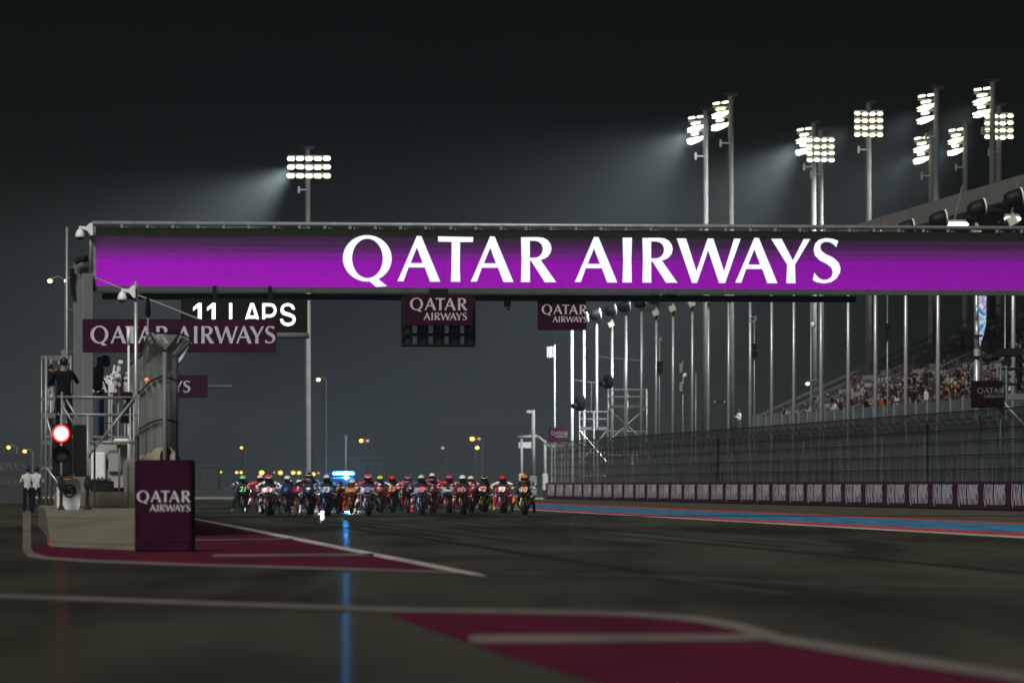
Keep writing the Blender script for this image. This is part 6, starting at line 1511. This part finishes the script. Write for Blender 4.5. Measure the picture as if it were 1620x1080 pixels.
# big LED screen on edge behind the twentieth pole
scn = thing('video_screen', 'tall bright blue and white video screen seen nearly edge-on by the stand', 'screen', (P(1552, 520, 290).x, 290, 0))
m = bpy.data.materials.new('video_content'); m.use_nodes = True; nt = m.node_tree; b = nt.nodes['Principled BSDF']
tc = nt.nodes.new('ShaderNodeTexCoord'); nz = nt.nodes.new('ShaderNodeTexNoise'); nz.inputs['Scale'].default_value = 1.1; nz.inputs['Distortion'].default_value = 2.5; nt.links.new(tc.outputs['Object'], nz.inputs[0])
rp = nt.nodes.new('ShaderNodeValToRGB'); e = rp.color_ramp.elements; e[0].position = 0.35; e[0].color = (0.05, 0.22, 0.55, 1); e[1].position = 0.62; e[1].color = (0.75, 0.45, 0.75, 1)
for ps, c in ((0.45, (0.25, 0.62, 0.95)), (0.5, (0.85, 0.92, 1.0)), (0.55, (0.03, 0.10, 0.35))): q = e.new(ps); q.color = (*c, 1)
nt.links.new(nz.outputs['Fac'], rp.inputs['Fac']); nt.links.new(rp.outputs['Color'], b.inputs['Emission Color']); b.inputs['Emission Strength'].default_value = 0.9; b.inputs['Base Color'].default_value = (0.02, 0.02, 0.02, 1)
kz = FPX / 290; Zs = lambda py: P(0, py, 290).z
mb = MB(); mb.prism([(-5 / kz, 0, Zs(556)), (4 / kz, 0.0, Zs(530)), (8 / kz, 0, Zs(510)), (9 / kz, 0, Zs(440)), (-7 / kz, 0, Zs(440))], (0, 0.2, 0)); mb.build('display', m, scn)
mb = MB(); mb.cyl((-4 / kz, 0.4, 0), (-4 / kz, 0.4, Zs(430)), 0.2, 0.2, 10); mb.build('support', M_grey, scn)
tm_ = thing('telescopic_mast', 'thick silver telescopic mast with black collars in front of the video screen', 'pole', (P(1545.5, 766, 258).x, 258.0, 0))
Z2 = lambda py: P(0, py, 258).z
for y0, y1, r in ((700, 552, 0.15), (552, 508, 0.11), (508, 482, 0.08)):
    mb = MB(); mb.cyl((0, 0, max(0, Z2(y0))), (0, 0, Z2(y1)), r, r, 10); mb.build('section', M_polesteel, tm_)
for y in (564, 531): 
    mb = MB(); mb.cyl((0, 0, Z2(y + 1.2)), (0, 0, Z2(y - 1.2)), 0.26, 0.26, 12); mb.build('collar', M_dark, tm_)

# stand floodlights glimpsed over the gantry
for px, py, w_, lb in ((1512, 355, 40, 'long white lamp under the stand roof seen over the gantry'), (1602, 346, 26, 'white lamp under the stand roof at the right edge')):
    p = P(px, py, 300); t = thing('roof_lamp', lb, 'lamp', tuple(p), WANG, 'lit lamps at the stand roof')
    mb = MB(); mb.rbox((0, 0, 0), (w_ / 30, 0.3, 0.22), 0.06); mb.build('lamp_body', M_flood, t)
    mb = MB(); mb.box((0, 0.3, 0.2), (w_ / 34, 0.2, 0.12)); mb.cyl((0, 0.4, 0.2), (0.9, 3.2, 2.2), 0.05, 0.05, 6); mb.build('bracket', M_grey, t)

# ---- spectators
def on_tier(px, i, dv=0.35):
    v = ST_V0 + i * TD + dv; return F(u_at(px, v), v, ST_Z0 + i * TR)
FACE_TRACK = WANG - R(90)
NAMED = [
 (1283, 0, 'spectator in a white robe leaning on the stand rail, farther from the crowd', F_white, F_white, 'front', 'hair'),
 (1321, 0, 'spectator in a white robe at the stand rail beside the packed crowd', F_white, F_white, 'front', 'hair'),
 (1364, 3, 'spectator in a cream shirt standing above the front rows', fab('cream', (0.40, 0.37, 0.30)), F_tan, 'down', 'hair'),
 (1352, 6, 'spectator in a red top with pale cap high in the rows', F_red, F_red, 'up', 'cap'),
 (1169, 0, 'lone spectator in white near the far end of the stand', F_white, F_grey, 'front', 'hair'),
 (1395, 0, 'spectator in orange at the rail of the crowd', F_orange, F_brown, 'down', 'hair'),
 (1290, 1, 'spectator in tan robe beside the empty front seats', F_tan, F_tan, 'down', 'cap'),
 (1564, 14, 'spectator in a green top high in the stand under the video screen', F_green, F_grey, 'down', 'hair'),
 (1240, 0, 'spectator in a dark red top low at the stand rail', F_red, F_brown, 'front', 'hair'),
 (1522, 13, 'spectator in a blue top high in the stand beside the video screen', F_blue, F_navy, 'down', 'hair')]
for px, i, lb, sh_, tr_, arms, hd_ in NAMED:
    person(on_tier(px, i, 0.15), lb, sh_, tr_, arms, FACE_TRACK + R(random.uniform(-30, 30)), hd_, 'spectators set apart from the crowd')
pal = [F_black, F_black, F_navy, F_brown, F_brown, F_tan, F_grey, F_red, F_blue, F_white, F_orange, F_green, fab('maroon', (0.08, 0.02, 0.03)), fab('khaki', (0.13, 0.11, 0.07))]
wts = [9, 8, 6, 8, 8, 5, 5, 0.8, 1.0, 1.5, 0.5, 0.4, 3, 4]
rs = random.Random(21)
skins = [M_skin, mat('skin_b', (0.20, 0.11, 0.07), 0.5), mat('skin_c', (0.40, 0.25, 0.17), 0.5)]
spec = []
for i in range(0, 5):
    px = 1352 + i * 9
    while px < 1632:
        dens = 0.92 if i < 4 else 0.75
        if px < 1400: dens *= 0.7
        if rs.random() < dens: spec.append((px + rs.uniform(-2, 2), i, rs.random() < 0.5))
        px += 9.5 + rs.uniform(-1, 1.5)
for i in range(5, 17):
    px = 1370 + i * 11
    while px < 1632:
        if rs.random() < 0.30: spec.append((px, i, rs.random() < 0.15))
        px += 13
for px, i in ((1206, 0), (1255, 1), (1303, 2), (1330, 2), (1338, 4), (1322, 3), (1346, 1), (1311, 4), (1345, 3)): spec.append((px, i, False))
CN = {'fabric_' + a_: a_ for a_ in ('black', 'navy', 'brown', 'tan', 'grey', 'red', 'blue', 'white', 'orange', 'green', 'maroon', 'khaki')}
for px, i, stand_ in spec:
    q = on_tier(px, i, 0.12 if stand_ else 0.42)
    sh_ = rs.choices(pal, wts)[0]; tr_ = rs.choice([F_black, F_navy, F_brown, F_grey]); sk = rs.choice(skins)
    rz = FACE_TRACK + R(rs.uniform(-28, 28))
    arms = rs.choice(['down', 'up', 'front', 'one'])
    if i < 5:
        lb = 'spectator packed in the crowd at the front rows of the stand'; grp = 'spectators packed at the stand rail'
    else:
        lb = 'spectator scattered among the upper rows of the dim stand'; grp = 'spectators scattered in the upper rows'
    if px < 1351: lb = 'seated spectator among the empty seats left of the crowd'; grp = 'spectators among the empty seats'
    cn = CN.get(sh_.name, 'dark'); lb = lb.replace('spectator', 'spectator in ' + cn, 1)
    if stand_:
        person(q, lb, sh_, tr_, arms, rz, rs.choice(['hair', 'hair', 'cap']), grp, sk, s=rs.uniform(0.94, 1.04))
    else:
        person(q + Vector((0, 0, -0.08)), lb, sh_, tr_, arms, rz, 'hair', grp, sk, sit=True, s=rs.uniform(0.95, 1.05))

# ================================================================== FAR BACKGROUND
def street_lamp(px, py, Y, r, m_, label, grp='far street lamps'):
    p = P(px, py, Y); t = thing('street_lamp', label, 'street lamp', (p.x, p.y, 0), 0, grp)
    mb = MB(); mb.cyl((0.9, 0, -0.05), (0.9, 0, p.z), 0.10, 0.07, 6); mb.tube([(0.9, 0, p.z), (0.5, 0, p.z + 0.25), (0, 0, p.z + 0.1)], 0.06, 5); mb.build('post', M_grey, t)
    mb = MB(); mb.ell((0, 0, p.z), (r, r, r * .8), 10, 7); mb.build('lamp', m_, t)
LAMPS = [(382, 708, 1250, .30, M_orange_lamp, 'single orange lamp above the left end of the bike pack'), (349, 746.5, 1500, .30, M_orange_lamp, 'leftmost lamp of the low orange row'),
 (374.5, 747, 1500, .36, M_orange_lamp, 'second lamp of the low orange row, left of a close pair'), (381.5, 747, 1500, .36, M_orange_lamp, 'third lamp of the low orange row, right of a close pair'),
 (414, 747.5, 1450, .62, M_orange_lamp, 'largest lamp of the low orange row above the number 5 bike'), (434, 747, 1500, .3, M_orange_dim, 'dim lamp in the low orange row after the largest one'),
 (443.5, 747.5, 1450, .55, M_orange_lamp, 'bright lamp in the low orange row above the dark blue rider'), (464, 747.5, 1450, .50, M_orange_lamp, 'left of two touching lamps near the tall upright rider'),
 (473, 747.5, 1450, .46, M_orange_lamp, 'right of two touching lamps near the tall upright rider'), (495, 749.5, 1450, .6, M_orange_lamp, 'bright orange lamp just right of the tall upright rider'), (503.5, 748, 1500, .36, M_orange_dim, 'dim lamp at the right end of the low orange row'),
 (571.5, 697, 1250, .45, M_orange_lamp, 'bright lamp of the pair above the blue beacon'), (581.5, 697, 1250, .38, M_orange_dim, 'dim lamp of the pair above the blue beacon'), (700.5, 708.5, 1250, .34, M_orange_dim, 'lone dim orange lamp above the pink helmet'),
 (747, 694, 1250, .50, M_orange_lamp, 'bright upper lamp of the cluster right of centre'), (758, 694, 1250, .34, M_orange_dim, 'dim upper lamp of the cluster right of centre'), (755, 708, 1250, .45, M_orange_lamp, 'lower lamp of the cluster right of centre'),
 (503.5, 600.5, 620, .22, M_yellow_lamp, 'pale yellow lamp high in the haze below the gantry'), (79, 444.5, 330, .14, M_yellow_lamp, 'yellow lamp left of the gantry pylon, farther from it'), (104.5, 444.5, 330, .12, M_yellow_lamp, 'yellow lamp touching the thin tube beside the gantry pylon'),
 (13.5, 707.5, 620, .20, M_orange_lamp, 'amber lamp nearest the left edge'), (39, 713.5, 620, .20, M_orange_lamp, 'amber lamp over the two white shirted officials'), (1277.5, 607, 330, .11, M_yellow_lamp, 'small warm lamp glowing among the empty stand seats')]
for a_ in LAMPS: street_lamp(*a_)
# a few low far buildings, barely seen through the haze
for px0, px1, py, Y, lb, wn_ in ((478, 492, 712, 900, 'slim hazy service block at the foot of the lone mast', 2), (556, 610, 726, 1100, 'low hazy building right of the blue beacon', 5), (680, 736, 744, 1200, 'very low hazy shed behind the right half of the pack', 5), (300, 345, 738, 1100, 'low hazy building left of the bike pack', 4)):
    p = P(px0, 766, Y); k = FPX / Y; t = thing('far_building', lb, 'building', (p.x, Y, 0), 0, 'hazy far buildings')
    w_ = (px1 - px0) / k; h = P(0, py, Y).z
    mb = MB(); mb.bbox((0, 0, -0.05), (w_, 9, h)); mb.build('wall', mat('far_wall', (0.04, 0.04, 0.04), 0.9, spec=0.05), t)
    mb = MB(); mb.bbox((-0.3, -0.3, h), (w_ + .3, 9.3, h + 0.5)); mb.build('roof', mat('far_roof', (0.05, 0.05, 0.05), 0.9, spec=0.05), t)
    for j in range(wn_):
        mb = MB(); x = w_ * (j + .5) / wn_; mb.bbox((x - w_ * .28 / wn_, -0.06, h * .5), (x + w_ * .28 / wn_, 0.02, h * .8)); mb.build('window', M_glass, t)
fm = thing('far_mast', 'thin pale pole rising above the blue beacon in the distance', 'pole', (P(547.5, 766, 700).x, 700, 0))
mb = MB(); mb.cyl((0, 0, 0), (0, 0, P(0, 690, 700).z), 0.14, 0.10, 8); mb.build('mast', M_offwhite, fm)
mb = MB(); mb.box((0, 0, P(0, 690, 700).z), (0.5, 0.2, 0.2)); mb.build('cap', M_offwhite, fm)

# ================================================================== HAZE
hz = MB(); hz.bbox((-1500, -60, -1.1), (1500, 2600, 31.0))
hm_ = bpy.data.materials.new('night_haze'); hm_.use_nodes = True; nt = hm_.node_tree
nt.nodes.remove(nt.nodes['Principled BSDF'])
pv = nt.nodes.new('ShaderNodeVolumePrincipled')
pv.inputs['Color'].default_value = (0.51, 0.62, 0.64, 1); pv.inputs['Density'].default_value = 0.00058; pv.inputs['Anisotropy'].default_value = 0.6
nt.links.new(pv.outputs[0], nt.nodes['Material Output'].inputs['Volume'])
ho = hz.build('haze', hm_); ho['kind'] = 'stuff'
